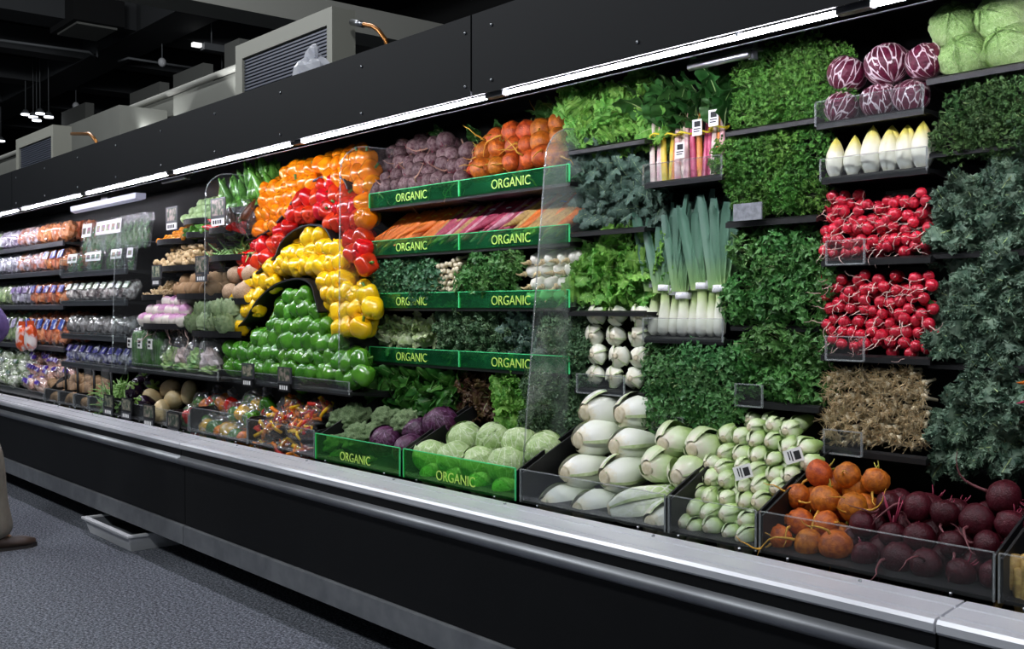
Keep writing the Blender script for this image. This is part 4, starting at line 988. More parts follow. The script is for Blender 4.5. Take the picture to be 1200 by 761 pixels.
for off in (0, .055):
    for p in fill([(990, 672), (992, 622), (1035, 592), (1100, 580), (1190, 578), (1215, 600), (1168, 690), (1100, 690)], GP, .074, .12, off):
        big = RND.random() < .18
        veg('red_beet', 'beetw', p, (RND.uniform(-.8, .8), RND.uniform(.1, .9), RND.uniform(-.3, .9)), .037 * RND.uniform(.82, 1.12), 'dark red beet piled in the clear bin under the kale', 'beet', 'red beets in the bin', [('root', 'redtail'), ('stem', 'longstub') if big else ('stem_stub', 'redstub')])
for k, (px, py) in enumerate(((1186, 690), (1193, 705), (1203, 690))):
    veg('parsnip', 'parsnip', W(px + 6, py - 40, 2.2), (RND.uniform(-.25, .1), -.15, -1), (.27, .27, .15), 'yellow parsnip in the bin at the right picture edge', 'parsnip', 'parsnips at the right edge')
GB = clampg(lin(.62, 2.20, .90, 2.44), 2.19)
bokp = [(788, 626), (795, 580), (830, 545), (850, 505), (880, 490), (935, 492), (962, 535), (950, 560), (900, 590), (886, 600), (886, 650)]
for off, sp in ((0, .0545), (.045, .055)):
    for p in fill(bokp, GB, sp, .14, off):
        veg('baby_bok_choy', 'bok', p, (.0 + RND.uniform(-.3, .3), .95, .2 + RND.uniform(-.25, .25)), .0265 * RND.uniform(.9, 1.1), 'baby bok choy with cut end facing out in the clear bin', 'bok choy', 'baby bok choy pile')
for px, py, lab in ((883, 556, 'small white paper tag lying on the bok choy'), (942, 537, 'small printed tag on the bok choy beside the golden beets')):
    p = S(px, py, GB) + Vector((0, -.045, .01)); t = tag(ob('paper_tag', card, None, p, Quaternion((0, 1, 0), 1.2) @ Quaternion((1, 0, 0), -.4)), lab, 'tag'); ob('print', cardp, t)
cel = [(692, 480, 'c'), (733, 484, 'c'), (684, 514, 'c'), (726, 522, 'c'), (668, 553, 'c'), (714, 556, 'c'), (646, 590, 'c'), (684, 596, 'c'), (738, 594, 'n'), (770, 612, 'c'), (772, 546, 'f'), (790, 518, 'f'), (824, 524, 'f'), (806, 556, 'f')]
clab = ['topmost left celery heart in the stack beside the misted divider', 'topmost right celery heart in the stack below the fennel', 'left celery heart in the second row from the top', 'right celery heart in the second row from the top', 'left celery heart resting on the front edge row', 'right celery heart above the napa cabbage', 'leftmost celery heart behind the clear bin front', 'celery heart behind the clear bin front, left of the napa', 'green-veined napa cabbage behind the clear bin front', 'celery heart at the right end behind the clear bin front', 'round pale fennel bulb left of the bok choy, front left', 'round pale fennel bulb at the back under the cilantro, left', 'round pale fennel bulb at the back under the cilantro, right', 'round pale fennel bulb next to the bok choy, front right']
for (px, py, k), lab in zip(cel, clab):
    p = S(px, py, clampg(lin(.62, 2.215, .93, 2.45), 2.215)); RND.seed(px)
    if k == 'c': veg('celery_heart', 'celery', p + Vector((.02, .02, 0)), (.12, .98, .06 + RND.uniform(-.1, .1)), .060 * RND.uniform(.95, 1.08), lab, 'celery')
    elif k == 'n': veg('napa_cabbage', 'napa', p, (.55, .75, .15), .060, lab, 'cabbage')
    else: veg('fennel_bulb', 'bok', p, (-.05, .98, .05), (.058, .058, .055), lab, 'fennel')
RND.seed(5)
cab = [(505, 535, .064), (533, 538, .064), (561, 543, .062), (595, 546, .066), (545, 515, .062), (579, 516, .062), (609, 521, .060), (638, 528, .064), (508, 556, .046), (535, 561, .046), (564, 567, .046), (592, 573, .046)]
labs = ['leftmost green cabbage in the front row above ORGANIC', 'second green cabbage from left in the front row', 'third green cabbage from left in the front row', 'rightmost green cabbage in the front row', 'left green cabbage in the back row', 'middle green cabbage in the back row', 'green cabbage in the back row just left of the misted divider', 'green cabbage behind the misted divider', 'leftmost green cabbage low behind the green bin front', 'second green cabbage low behind the green bin front', 'third green cabbage low behind the green bin front', 'rightmost green cabbage low behind the green bin front']
GC = clampg(lin(.66, 2.225, .82, 2.40), 2.222)
headset('green_cabbage', 'cabbage', [], 2.3, 'cabbage', None, None)
for i, (px, py, s) in enumerate(cab):
    p = S(px, py, GC); o = tag(ob('green_cabbage', None, None, p, aim((RND.uniform(-.6, .6), RND.uniform(-.7, .3), .8), RND.uniform(0, 6)), s), labs[i], 'cabbage', 'green cabbages in the organic bin')
    ob('head', M['cabbage'][i % 3], o)
    for k in range(3): ob('leaf', M['cabbage_leaf'][k], o, None, Quaternion((0, 0, 1), 2 * PI * k / 3 + RND.uniform(-.3, .3)))
for i, (px, py, s, lab) in enumerate(((452, 517, .060, 'left red cabbage beside the broccoli'), (479, 527, .060, 'front red cabbage touching the green cabbages'), (516, 497, .066, 'largest red cabbage at the back'), (489, 507, .056, 'red cabbage half hidden between the others'))):
    p = S(px, py, clampg(lin(.66, 2.23, .84, 2.42), 2.22)); o = tag(ob('red_cabbage', None, None, p, aim((RND.uniform(-.6, .6), -.5, .8), RND.uniform(0, 6)), s), lab, 'cabbage', 'red cabbages in the organic bin')
    ob('head', M['redcab'][i % 3], o)
    for k in range(3): ob('leaf', M['redcab_leaf'][k], o, None, Quaternion((0, 0, 1), 2 * PI * k / 3))
for i, (px, py, s, lab) in enumerate(((416, 490, .075, 'broccoli crown at the back of the green bin'), (421, 514, .078, 'large broccoli crown in the middle front'), (387, 520, .068, 'broccoli crown at the left end of the green bin'), (452, 492, .066, 'broccoli crown behind the left red cabbage'), (476, 496, .066, 'rightmost broccoli crown behind the red cabbages'), (398, 493, .06, 'small broccoli crown at the back left'), (396, 538, .045, 'broccoli crown low behind the green bin front, left'), (432, 546, .045, 'broccoli crown low behind the green bin front, right'), (440, 508, .055, 'broccoli crown squeezed left of the red cabbage'))):
    p = S(px, py, clampg(lin(.66, 2.23, .82, 2.40), 2.22)); o = tag(ob('broccoli', None, None, p, aim((RND.uniform(-.2, .3), -.45, .9), RND.uniform(0, 6)), s), lab, 'broccoli', 'broccoli crowns')
    ob('floret_crown', M['broccoli'][i % 3], o); ob('stalk', M['brocstalk'], o)

# ================================================================== ORGANIC MODULE
XL, XM, XR = WX(433, 2.44), WX(538, 2.44), WX(667, 2.44)
zs = []
for i, (py, lab) in enumerate(((244, 'top organic shelf with green strips under the beets'), (300, 'second organic shelf with green strips under the carrots'), (361, 'third organic shelf with green strips under the parsley'), (423, 'lowest organic shelf with green strips under the kale'))):
    z = W(434, py, 2.44).z; zs.append(z); xc = (XL + XR) / 2; h = (XR - XL) / 2
    r = tag(ob('organic_shelf', None, None, (xc, 2.44, z)), lab, 'shelf')
    ob('board', boxm('board', (-h, .004, -.012), (h, .34, .002), M_shelf), r)
    for a, b_ in ((XL, XM - .002), (XM + .002, XR)):
        green_strip(r, a - xc, b_ - xc, .002, 0, .058)
    for x in (-h, 0, h): ob('bracket', MB().ext([(.02, -.012), (.34, -.06), (.34, -.012)], x - .003, x + .003).mesh('bracket', M_shelf, False), r)
def pile(poly, g, sp, name, key, sc, lab, cat, group, parts, offs=(0, .05), dirf=None):
    for off in offs:
        for p in fill(poly, g, sp, .14, off):
            d = dirf() if dirf else (RND.uniform(-.8, .8), RND.uniform(-.2, .9), RND.uniform(-.2, 1))
            veg(name, key, p, d, sc * RND.uniform(.86, 1.1), lab, cat, group, parts)
GE = lin(1.66, 2.475, 1.86, 2.60)
pile([(428, 222), (440, 190), (470, 168), (510, 162), (552, 170), (552, 208), (535, 214), (440, 232)], GE, .076, 'red_beet', 'beet', .039, 'dusty red beet on the top organic shelf', 'beet', 'red beets on the organic shelf', [('root', 'tantail'), ('stem_stub', 'redstub')])
pile([(556, 202), (562, 175), (600, 142), (640, 140), (662, 145), (664, 192)], GE, .084, 'golden_beet', 'gold', .043, 'golden beet on the top organic shelf', 'beet', 'golden beets on the organic shelf', [('root', 'goldtail'), ('stem_stub', 'goldstub')])
for px, py in ((522, 160), (560, 160), (590, 155), (640, 135), (655, 130)):
    o = tag(ob('beet_greens', None, None, W(px, py + 8, 2.66)), 'loose beet leaves behind the beets on the organic shelf', 'leaves', 'beet leaves behind the beets')
    for k in range(3): ob('leaf', LF['chard'][k], o, (0, 0, 0), aim((RND.uniform(-.6, .6), -.6, 1), PI + RND.uniform(-1, 1)), .10)
# carrot and root bunches, crowns to the back, tips to the front
def rootbunch(px, key, lab, n=6, L=.20, thick=.40, cat='carrots', name='carrot_bunch', band='yellow'):
    x = WX(px, 2.46); o = tag(ob(name, None, None, (x, 2.46, zs[1] + .02)), lab, cat, 'root bunches on the organic shelf')
    for k in range(n):
        kk = key[k % len(key)]
        row = k // 3; q = Vector(((k % 3 - 1.0) * .028 + RND.uniform(-.004, .004) + .05, .14 + row * .01, .125 + row * .022)); tip = Vector(((k % 3 - 1.0) * .040 - .05, .012 + row * .012, .018 + row * .024))
        ob('root', M[kk][k % 3], o, q, aim(tip - q, RND.uniform(0, 6)), (thick, thick, (tip - q).length * RND.uniform(.95, 1.15)))
    a = Vector((.02, .098, .105)); ob('band', MB().tube([a + Vector((.045 * math.cos(t), 0, .03 * math.sin(t))) for t in [2 * PI * i / 12 for i in range(13)]], .003, 5).mesh('band', BAND[band]), o)
    for k in range(3): ob('leaf_stalk', M['bean'][k], o, (.05, .14, .13), aim((.3 + RND.uniform(-.3, .3), .6, .6)), (.06, .06, .10))
BAND = {'yellow': mat('yellow_band', 'd8cf3a', .4), 'blue': mat('blue_band', '7f8fc0', .4), 'white': mat('white_band', 'e6e6ea', .4)}
for px, lab in ((446, 'leftmost orange carrot bunch on the second organic shelf'), (465, 'second orange carrot bunch on the organic shelf'), (483, 'third orange carrot bunch on the organic shelf'), (499, 'orange carrot bunch next to the magenta roots')):
    rootbunch(px, ['carrot'], lab)
for px, key, lab, bd in ((514, ['magroot', 'parsnip'], 'leftmost magenta and yellow root bunch', 'yellow'), (532, ['pinkst', 'magroot', 'parsnip'], 'pale pink root bunch at the shelf joint', 'white'), (550, ['pinkst', 'magroot'], 'pink and magenta root bunch with white band', 'white'), (569, ['magroot'], 'deep magenta root bunch in the middle', 'white'), (588, ['magroot', 'pinkst'], 'magenta root bunch with yellow band', 'yellow')):
    if 'pinkst' not in M: M['pinkst'] = [lathe('root', M_pinkst, cprof, 9, .1, s_, .04 * (s_ - 1)) for s_ in range(3)]
    rootbunch(px, key, lab, 6, .2, .40, 'root bunch', 'root_bunch', bd)
for px, lab, bd in ((608, 'leftmost pale yellow root bunch on the organic shelf', 'yellow'), (630, 'pale yellow root bunch with blue band, left', 'blue'), (652, 'pale yellow root bunch with blue band at the shelf end', 'blue')):
    rootbunch(px, ['parsnip', 'parsnip', 'carrot'], lab, 6, .2, .44, 'root bunch', 'root_bunch', bd)
# third shelf
M['leekhair'] = MB().add(MB().tube([(0, 0, .0), (0, 0, -.03)], [.022, .03], 8)).add(MB().tube([(.0, 0, -.02), (.02, .01, -.07), (.01, .03, -.1)], [.02, .012, .004], 5)).mesh('roots', M_hair)
cellbunch('cress', [(436, 306), (505, 300), (508, 345), (436, 346)], 2.46, .062, .064, 'watercress_bunch', 'dark green watercress bunch left of the garlic', 'watercress', 'watercress bunches')
for off in (0, .014):
    for p in fill([(510, 312), (538, 302), (541, 344), (509, 345)], flat(2.465), .026, .2, off):
        veg('spring_onion', 'scallion', p, (RND.uniform(-.3, .3), 1, RND.uniform(-.3, .3)), .0105 * RND.uniform(.9, 1.1), 'white onion root end packed between watercress and parsley', 'spring onion', 'onion root ends on the organic shelf')
cellbunch('parsley', [(545, 300), (606, 297), (606, 342), (545, 344)], 2.46, .062, .062, 'flat_parsley_bunch', 'flat parsley bunch between onion roots and white leeks', 'parsley', 'organic flat parsley')
for j, zz in enumerate((.03, .075, .12, .16)):
    for i, px in enumerate((617, 633, 649, 662)):
        p = Vector((WX(px + (j % 2) * 5, 2.47), 2.47, zs[2] + zz))
        veg('leek', 'leek', p, (.45 + RND.uniform(-.15, .15), .75, .35), (.40, .40, .34), 'white leek lying with its root end out on the organic shelf', 'leek', 'white leeks lying down', [('roots', 'leekhair')])
# fourth shelf
cellbunch('pale', [(434, 384), (446, 374), (495, 374), (502, 400), (436, 402)], 2.49, .072, .105, 'pale_lettuce_head', 'whitish upright lettuce heart left of the organic kale', 'lettuce', 'pale lettuce hearts', 10)
cellbunch('greenleaf', [(430, 404), (495, 404), (500, 416), (432, 414)], 2.44, .075, .085, 'lettuce_head', 'light green lettuce head drooping over the lowest strip', 'lettuce', 'light lettuce on the lowest organic shelf', 10)
cellbunch('kale', [(508, 372), (580, 370), (582, 414), (510, 412)], 2.47, .075, .105, 'kale_bunch', 'dark curly kale on the lowest organic shelf', 'kale', 'organic curly kale', 12)
cellbunch('lacinato', [(586, 372), (632, 372), (634, 418), (588, 418)], 2.47, .07, .11, 'kale_bunch', 'blue-grey crinkled kale right of the curly kale', 'kale', 'organic lacinato kale', 12)
cellbunch('frisee', [(640, 372), (678, 370), (678, 432), (640, 428)], 2.46, .07, .07, 'kale_bunch', 'yellow-green frilly kale behind the misted divider', 'kale', 'frilly kale behind the divider')
# bottom shelf of salad heads
shelf(425, 672, 505, 540, 2.50, 'low black shelf under the romaine and leaf lettuce', rail=.014)
cellbunch('romaine', [(428, 440), (530, 438), (535, 480), (440, 478)], 2.45, .075, .115, 'romaine_head', 'dark green romaine head above the broccoli', 'lettuce', 'romaine heads', 10)
cellbunch('redleaf', [(538, 445), (566, 445), (568, 500), (530, 492)], 2.46, .07, .10, 'red_lettuce_head', 'dark red lettuce head between romaine and green lettuce', 'lettuce', 'red leaf lettuces', 12)
cellbunch('greenleaf', [(574, 446), (618, 446), (620, 508), (576, 500)], 2.45, .072, .10, 'lettuce_head', 'bright green lettuce head above the green cabbages', 'lettuce', 'green leaf lettuces above the cabbages', 12)
cellbunch('frisee', [(624, 446), (678, 440), (676, 510), (626, 512)], 2.45, .07, .07, 'kale_bunch', 'frilly kale bunch low behind the misted divider', 'kale', 'frilly kale low behind the divider')
divider(-2.605, 2.34, 2.245, .70, 1.80, 'misted clear divider right of the organic module', M_fog)
divider(-3.835, 2.31, 2.30, .84, 1.88, 'clear divider between the bell peppers and the organic module')
# ================================================================== BELL PEPPER WAVES
GPP = lin(.87, 2.31, 1.88, 2.52)
def curve_px(pts, n=6):
    out = []
    for i in range(len(pts) - 1):
        p0 = pts[max(i - 1, 0)]; p1 = pts[i]; p2 = pts[i + 1]; p3 = pts[min(i + 2, len(pts) - 1)]
        for k in range(n):
            t = k / n; out.append(tuple(.5 * (2 * p1[j] + (p2[j] - p0[j]) * t + (2 * p0[j] - 5 * p1[j] + 4 * p2[j] - p3[j]) * t * t + (3 * p1[j] - p0[j] - 3 * p2[j] + p3[j]) * t ** 3) for j in (0, 1)))
    out.append(pts[-1]); return out
def wave_board(pts, label, depth=.26):
    """curved black board (swept back into the case) that carries a band of peppers"""
    c = [S(x, y, GPP) for x, y in curve_px(pts)]; mb = MB(); n = len(c) - 1
    for k, (dy, dz) in enumerate(((-.03, 0), (depth, 0), (depth, -.008), (-.03, -.008))): pass
    def f(u, v):
        p = c[round(v * n)]; q = ((-.035, .004), (depth, .004), (depth, -.004), (-.035, -.004))[round(u * 4) % 4]
        t = (c[min(round(v * n) + 1, n)] - c[max(round(v * n) - 1, 0)]); t.y = 0; t.normalize(); nn = Vector((-t.z, 0, t.x))
        return tuple(p + Vector((0, q[0], 0)) + nn * q[1])
    mb.grid(f, 4, n, True)
    return tag(ob('wave_shelf', mb.mesh('wave_shelf', M_shelf, False)), label, 'shelf')
wave_board([(258, 397), (271, 392), (292, 378), (307, 355), (324, 338), (340, 330), (359, 327), (372, 334), (377, 350), (381, 366)], 'curved black board arching under the yellow bell peppers')
wave_board([(276, 338), (300, 326), (320, 310), (330, 300), (336, 286), (347, 274), (359, 267), (373, 264), (387, 267), (395, 279), (400, 292)], 'curved black board arching under the red bell peppers')
wave_board([(296, 282), (320, 272), (342, 249), (352, 233), (368, 218), (380, 210), (395, 207), (409, 210), (415, 222)], 'curved black board arching under the orange bell peppers')
PB = {'orange': [(299, 277), (306, 250), (311, 216), (333, 203), (365, 193), (400, 184), (430, 177), (438, 200), (436, 268), (428, 268), (424, 225), (414, 214), (397, 207), (378, 212), (362, 224), (347, 242), (338, 258), (318, 274)],
      'red': [(282, 332), (285, 300), (300, 284), (322, 272), (342, 256), (352, 238), (364, 224), (385, 214), (407, 214), (417, 235), (426, 264), (432, 290), (438, 315), (432, 328), (416, 304), (404, 285), (395, 268), (380, 257), (360, 259), (343, 270), (331, 290), (313, 306), (300, 324)],
      'yellow': [(260, 392), (262, 360), (286, 338), (305, 324), (325, 304), (340, 288), (362, 275), (390, 275), (402, 295), (414, 322), (432, 342), (438, 365), (432, 396), (402, 390), (390, 368), (383, 345), (372, 326), (352, 322), (330, 328), (312, 344), (300, 364), (282, 384)],
      'green': [(270, 410), (298, 400), (316, 378), (330, 358), (345, 346), (365, 340), (375, 352), (381, 375), (390, 398), (422, 408), (427, 440), (412, 455), (340, 450), (268, 430)]}
for c, poly in PB.items():
    where = {'orange': 'orange bell pepper in the topmost band of peppers', 'red': 'red bell pepper in the band between orange and yellow', 'yellow': 'yellow bell pepper in the band above the green ones', 'green': 'green bell pepper in the heap below the yellow arch'}[c]
    for off, sp in ((0, .078), (.062, .086)):
        for p in fill(poly, GPP, sp, .15, off):
            d = Vector((RND.uniform(-1, 1), RND.uniform(-.35, .9), RND.uniform(-.6, 1))).normalized()
            veg('bell_pepper', 'pepper_' + c, p, d, RND.uniform(.98, 1.16), where, 'bell pepper', c + ' bell peppers', [('stem', 'pepper_stem')])
z = W(340, 462, 2.29).z
def longshelf(pxa, pxb, py, at, Y, label, ticks=True):
    return shelf(pxa, pxb, py, at, Y, label, depth=.45, rail=.022)
r, xa, xb, zf = shelf(258, 412, 464, 412, 2.27, 'black shelf with clear front under the green bell peppers', depth=.5, guard=.05, rail=.02)
price_sign(290, 435, 2.25, 'left price sign on the green pepper shelf', .12, .07, M_shelf)
price_sign(333, 440, 2.25, 'right price sign on the green pepper shelf', .12, .07, M_shelf)
divider(-5.05, 2.27, 2.26, .86, 1.88, 'clear divider left of the bell peppers')
divider(-6.27, 2.26, 2.24, .86, 1.60, 'clear divider at the left end of the small trays')

# ================================================================== TRAYS OF SMALL PRODUCE
def tray(pxa, pxb, py, Y, label, depth=.24, lip=.03):
    xa, xb = WX(pxa, Y), WX(pxb, Y); z = W((pxa + pxb) / 2, py, Y).z; xc = (xa + xb) / 2; h = (xb - xa) / 2
    r = tag(ob('display_tray', None, None, (xc, Y, z)), label, 'tray')
    arc = [(-h + 2 * h * i / 14, .07 - .09 * math.sin(PI * i / 14) ** .8) for i in range(15)]
    mb = MB(); n = 15
    for zz in (0, .008):
        for x, y in arc: mb.v.append((x, y, zz))
        mb.v += [(h, depth, zz), (-h, depth, zz)]
    mb.f.append(tuple(range(17))); mb.f.append(tuple(range(33, 16, -1))); mb.mi += [0, 0]
    ob('tray_floor', mb.mesh('tray_floor', M_shelf, False), r)
    mb = MB().grid(lambda u, v: (arc[round(v * 14)][0], arc[round(v * 14)][1] + (0, 0, .005, .005)[round(u * 4) % 4], (0, lip, lip, 0)[round(u * 4) % 4]), 4, 14, True)
    ob('tray_lip', mb.mesh('tray_lip', M_shelf, False), r)
    ob('tray_support', boxm('tray_support', (-h * .9, .14, -.02), (h * .9, 2.89 - Y, -.001), M_shelf), r)
    return xc, h, z
def heap(pxs, py, Y, label, keyname, key, sc, lab, cat, group, sp, rows, dirf, parts=(), dy=.035, dzk=.8, lift=None):
    xc, h, z = tray(pxs[0], pxs[1], py, Y, label)
    for j in range(rows):
        w = h * (.86 - .10 * j); n = max(1, int(2 * w / sp))
        for i in range(n):
            for k in range(2):
                x = xc - w + 2 * w * (i + .5) / n + RND.uniform(-.15, .15) * sp
                p = Vector((x, Y + .04 + j * dy + k * sp * .8, z + .012 + (lift if lift else sp * .5) + j * sp * dzk))
                veg(keyname, key, p, dirf(), (sc if hasattr(sc, '__len__') else sc * RND.uniform(.88, 1.1)), lab, cat, group, parts)
up = lambda: (RND.uniform(-.5, .5), RND.uniform(-.6, .3), 1)
anyd = lambda: (RND.uniform(-1, 1), RND.uniform(-1, 1), RND.uniform(-.6, .6))
side = lambda: (RND.choice((-1, 1)), RND.uniform(-.5, .5), RND.uniform(-.25, .25))
heap((205, 247), 263, 2.42, 'curved black tray of pale green tomatillos on the top tier', 'tomatillo', 'tomatillo', .030, 'pale green tomatillo on the top tier of trays', 'tomatillo', 'tomatillos', .058, 3, up, dzk=.75)
heap((248, 312), 250, 2.44, 'black tray of long green chilies on the top tier behind the divider', 'green_chili', 'jalapeno', (.17, .17, .13), 'long green chili on the top tier behind the divider', 'chili', 'long green chilies', .05, 4, lambda: (RND.uniform(-.3, .3), RND.uniform(-.3, 0), RND.choice((-1, 1))), lift=.06, dzk=.6)
heap((175, 212), 287, 2.36, 'curved black tray of orange habaneros', 'habanero', 'habanero', .034, 'small orange habanero beside the hanging packs', 'chili', 'orange habaneros', .036, 4, anyd, dzk=.6)
heap((213, 236), 279, 2.37, 'curved black tray of green jalapenos', 'jalapeno', 'jalapeno', (.16, .16, .09), 'green jalapeno left of the red chilies', 'chili', 'green jalapenos', .04, 4, side, dzk=.6)
heap((236, 272), 274, 2.37, 'curved black tray of red chilies', 'red_chili', 'fresno', (.16, .16, .09), 'red chili under the large price sign', 'chili', 'red chilies', .04, 4, side, dzk=.6)
heap((176, 230), 318, 2.32, 'curved black tray of ginger', 'ginger_root', 'ginger', .038, 'knobbly tan ginger root on the third tier', 'ginger', 'ginger roots', .065, 3, up, dzk=.6)
heap((232, 290), 306, 2.36, 'curved black tray of okra', 'okra', 'bean', (.16, .16, .085), 'small green okra pod left of the red peppers', 'okra', 'okra pods', .024, 5, side, dzk=.7, lift=.018)
heap((158, 190), 352, 2.27, 'curved black tray of brown sunchokes', 'sunchoke', 'ginger', .019, 'small brown sunchoke left of the taro', 'sunchoke', 'sunchokes', .034, 4, anyd, dzk=.6)
heap((194, 250), 351, 2.29, 'curved black tray of taro and pale roots', 'taro_root', 'potato', (.040, .034, .052), 'thick pale taro root on the fourth tier', 'taro', 'taro roots', .08, 2, up, dzk=.6)
heap((252, 290), 357, 2.33, 'curved black tray of jicama', 'jicama', 'jicama', .056, 'large round brown jicama beside the red and yellow peppers', 'jicama', 'jicamas', .12, 2, up, dzk=.75, lift=.05)
heap((155, 212), 386, 2.22, 'curved black tray of purple-topped turnips', 'turnip', 'turnip', .040, 'purple and white turnip on the lowest tier of trays', 'turnip', 'turnips', .078, 3, up, [('root', 'radtail')], dzk=.62)
heap((212, 266), 395, 2.25, 'curved black tray of artichokes', 'artichoke', 'artichoke', .050, 'green artichoke left of the yellow peppers', 'artichoke', 'artichokes', .098, 2, up, dzk=.7)
# dried chilies in clear bags behind the divider
M['drychili'] = [longpep('dried_chili', mat('dark_dried_chili', '3a1a14', .35, '5c3a1c', 20, vary=.2), s_) for s_ in range(2)]
for i, (px, py, lab) in enumerate(((272, 262, 'left clear bag of dried dark chilies'), (290, 255, 'right clear bag of dried dark chilies'))):
    p = W(px, py, 2.42); ob_ = tag(ob('clear_bag', blobm('bag_film', .075, .05, .085, M_film, i + 2, .3, 16), None, p), lab, 'bag', 'bags of dried chilies')
    for k in range(5): veg('dried_chili', 'drychili', p + rv(.03) + Vector((0, 0, -.05)), (RND.uniform(-.3, .3), 0, 1), (.16, .16, .11), 'dried dark chili inside a clear bag', 'chili', 'dried chilies in bags')
price_sign(201, 252, 2.31, 'price sign above the orange habaneros', .15, .085)
price_sign(255, 244, 2.30, 'largest price sign above the red chilies', .16, .10)
price_sign(183, 319, 2.26, 'price sign at the left end of the ginger', .13, .075, M_rail)
price_sign(236, 311, 2.27, 'price sign between ginger and okra', .15, .095, M_rail)
# long shelf below the trays with bagged greens
r, xa, xb, zf = shelf(150, 258, 447, 258, 2.20, 'black shelf with clear front under the bagged cucumbers', depth=.5, guard=.04, rail=.02)
for i, px in enumerate((163, 175, 187)):
    x = WX(px, 2.27); o = tag(ob('clear_bag', blobm('bag_film', .07, .06, .115, M_film, i + 9, .15, 16), None, (x, 2.28, zf + .125)), '%s clear bag of cucumbers with white label' % ('left', 'middle', 'right')[i], 'bag', 'bagged cucumbers')
    ob('paper_label', boxm('paper_label', (-.03, -.066, .0), (.03, -.063, .055), M_paper), o)
    ob('print', MB().box((-.02, -.0675, .03), (.015, -.066, .045)).box((-.02, -.0675, .01), (.005, -.066, .022)).mesh('print', M_ink, False), o)
    for k in range(5): veg('cucumber', 'cucumber', (x + (k % 3 - 1) * .038, 2.265 + (k // 3) * .035, zf + .02), (RND.uniform(-.05, .05), .05, 1), (.17, .17, .20), 'dark green cucumber standing in a clear bag', 'cucumber', 'cucumbers in bags')
M_salad = mat('bagged_greens', '4f8a3a', .5, '9ab070', 12, vary=.2)
for i, px in enumerate((200, 214, 229, 245)):
    x = WX(px, 2.27); o = tag(ob('clear_bag', blobm('bag_film', .085, .06, .095, M_film, i + 19, .35, 18), None, (x, 2.28, zf + .10)), '%s clear bag of mixed greens on the cucumber shelf' % ('first', 'second', 'third', 'fourth')[i], 'bag', 'bagged greens')
    ob('leafy_filling', blobm('leafy_filling', .07, .045, .06, [M_salad, mat('bagged_mushroom', 'a08a80', .5, 'd8cfd0', 14)][i % 2], i, .5, 16), o, (0, 0, -.02))
    ob('green_lining', blobm('green_lining', .075, .05, .03, M_salad, i + 4, .4, 12), o, (0, -.005, -.06))

# ================================================================== DECK, LEFT HALF
def bagged(px, py, Y, s, items, lab, group, seed):
    p = W(px, py, Y); RND.seed(seed)
    o = tag(ob('clear_bag', blobm('bag_film', s[0], s[1], s[2], M_film, seed, .25, 20), None, p), lab, 'bag', group)
    ob('bag_twist', blobm('bag_twist', .03, .025, .035, M_film, seed + 1, .6, 10), o, (s[0] * .5, .02, s[2] * .85))
    return p
GD = clampg(lin(.64, 2.21, .84, 2.42), 2.21)
bin_(222, 290, YB, 'clear produce bin of bagged bell peppers', h=.12, sideh=.12, rise=.04)
bin_(290, 369, YB, 'clear produce bin of bagged cut peppers', h=.11, sideh=.12, rise=.06)
for i, (px, py) in enumerate(((230, 490), (252, 503), (262, 476), (285, 486), (303, 474), (240, 512), (275, 512), (243, 474))):
    Y = S(px, py, GD).y; p = bagged(px, py, Y, (.12, .065, .072), None, '%s clear bag of mixed bell peppers in the deck bin' % ['leftmost front', 'middle front', 'upper middle', 'upper right', 'rightmost', 'low left', 'low right', 'upper left'][i], 'bagged bell peppers', 40 + i)
    for k in range(3):
        c = ('red', 'yellow', 'green', 'orange', 'red')[(i + k) % 5] if i not in (3, 4) else ('green', 'yellow', 'green')[k]
        veg('bell_pepper', 'pepper_' + c, p + Vector(((k - 1) * .082, .005, RND.uniform(-.015, .02))), (RND.uniform(-1, 1), RND.uniform(-.3, .6), RND.uniform(-.4, 1)), .98, c + ' bell pepper inside a clear bag on the deck', 'bell pepper', 'bell peppers in bags')
M_strip = {c: mat('cut_pepper_' + c, PEP[c][0], .3, PEP[c][1], 20, vary=.15) for c in PEP}
for c in M_strip: M['slice_' + c] = [MB().grid(lambda u, v: ((.02 + .006 * math.cos(2 * PI * u)) * math.cos(2.4 * v - 1.2) * 1.3, .009 * math.sin(2 * PI * u), .055 * (v - .5) * 1.6), 8, 7, True).mesh('pepper_slice', M_strip[c])]
M_dtray = mat('black_foam_tray', '1c1d1f', .4)
for i, (px, py) in enumerate(((315, 505), (335, 492), (352, 505), (365, 487), (322, 490), (345, 475), (380, 478), (312, 525), (338, 528), (358, 535))):
    Y = S(px, py, GD).y; p = W(px, py, Y); RND.seed(80 + i)
    o = tag(ob('pepper_pack', blobm('bag_film', .105, .055, .050, M_film, 60 + i, .2, 18), None, p), '%s clear pack of cut peppers in the deck bin' % ['left front', 'left upper', 'middle front', 'right upper', 'second left', 'topmost middle', 'rightmost top', 'low left', 'low middle', 'low right'][i], 'pack', 'packs of cut peppers')
    ob('foam_tray', blobm('foam_tray', .095, .05, .02, M_dtray, i, .05, 14), o, (0, .01, -.03))
    for k in range(14):
        c = ('orange', 'yellow', 'red', 'orange', 'yellow', 'orange', 'red')[(k + i) % 7]
        ob('pepper_slice', M['slice_' + c][0], o, rv(.018) + Vector((RND.uniform(-.06, .06), -.012, .006)), aim(rv(1)), RND.uniform(.7, 1.0))
RND.seed(77)
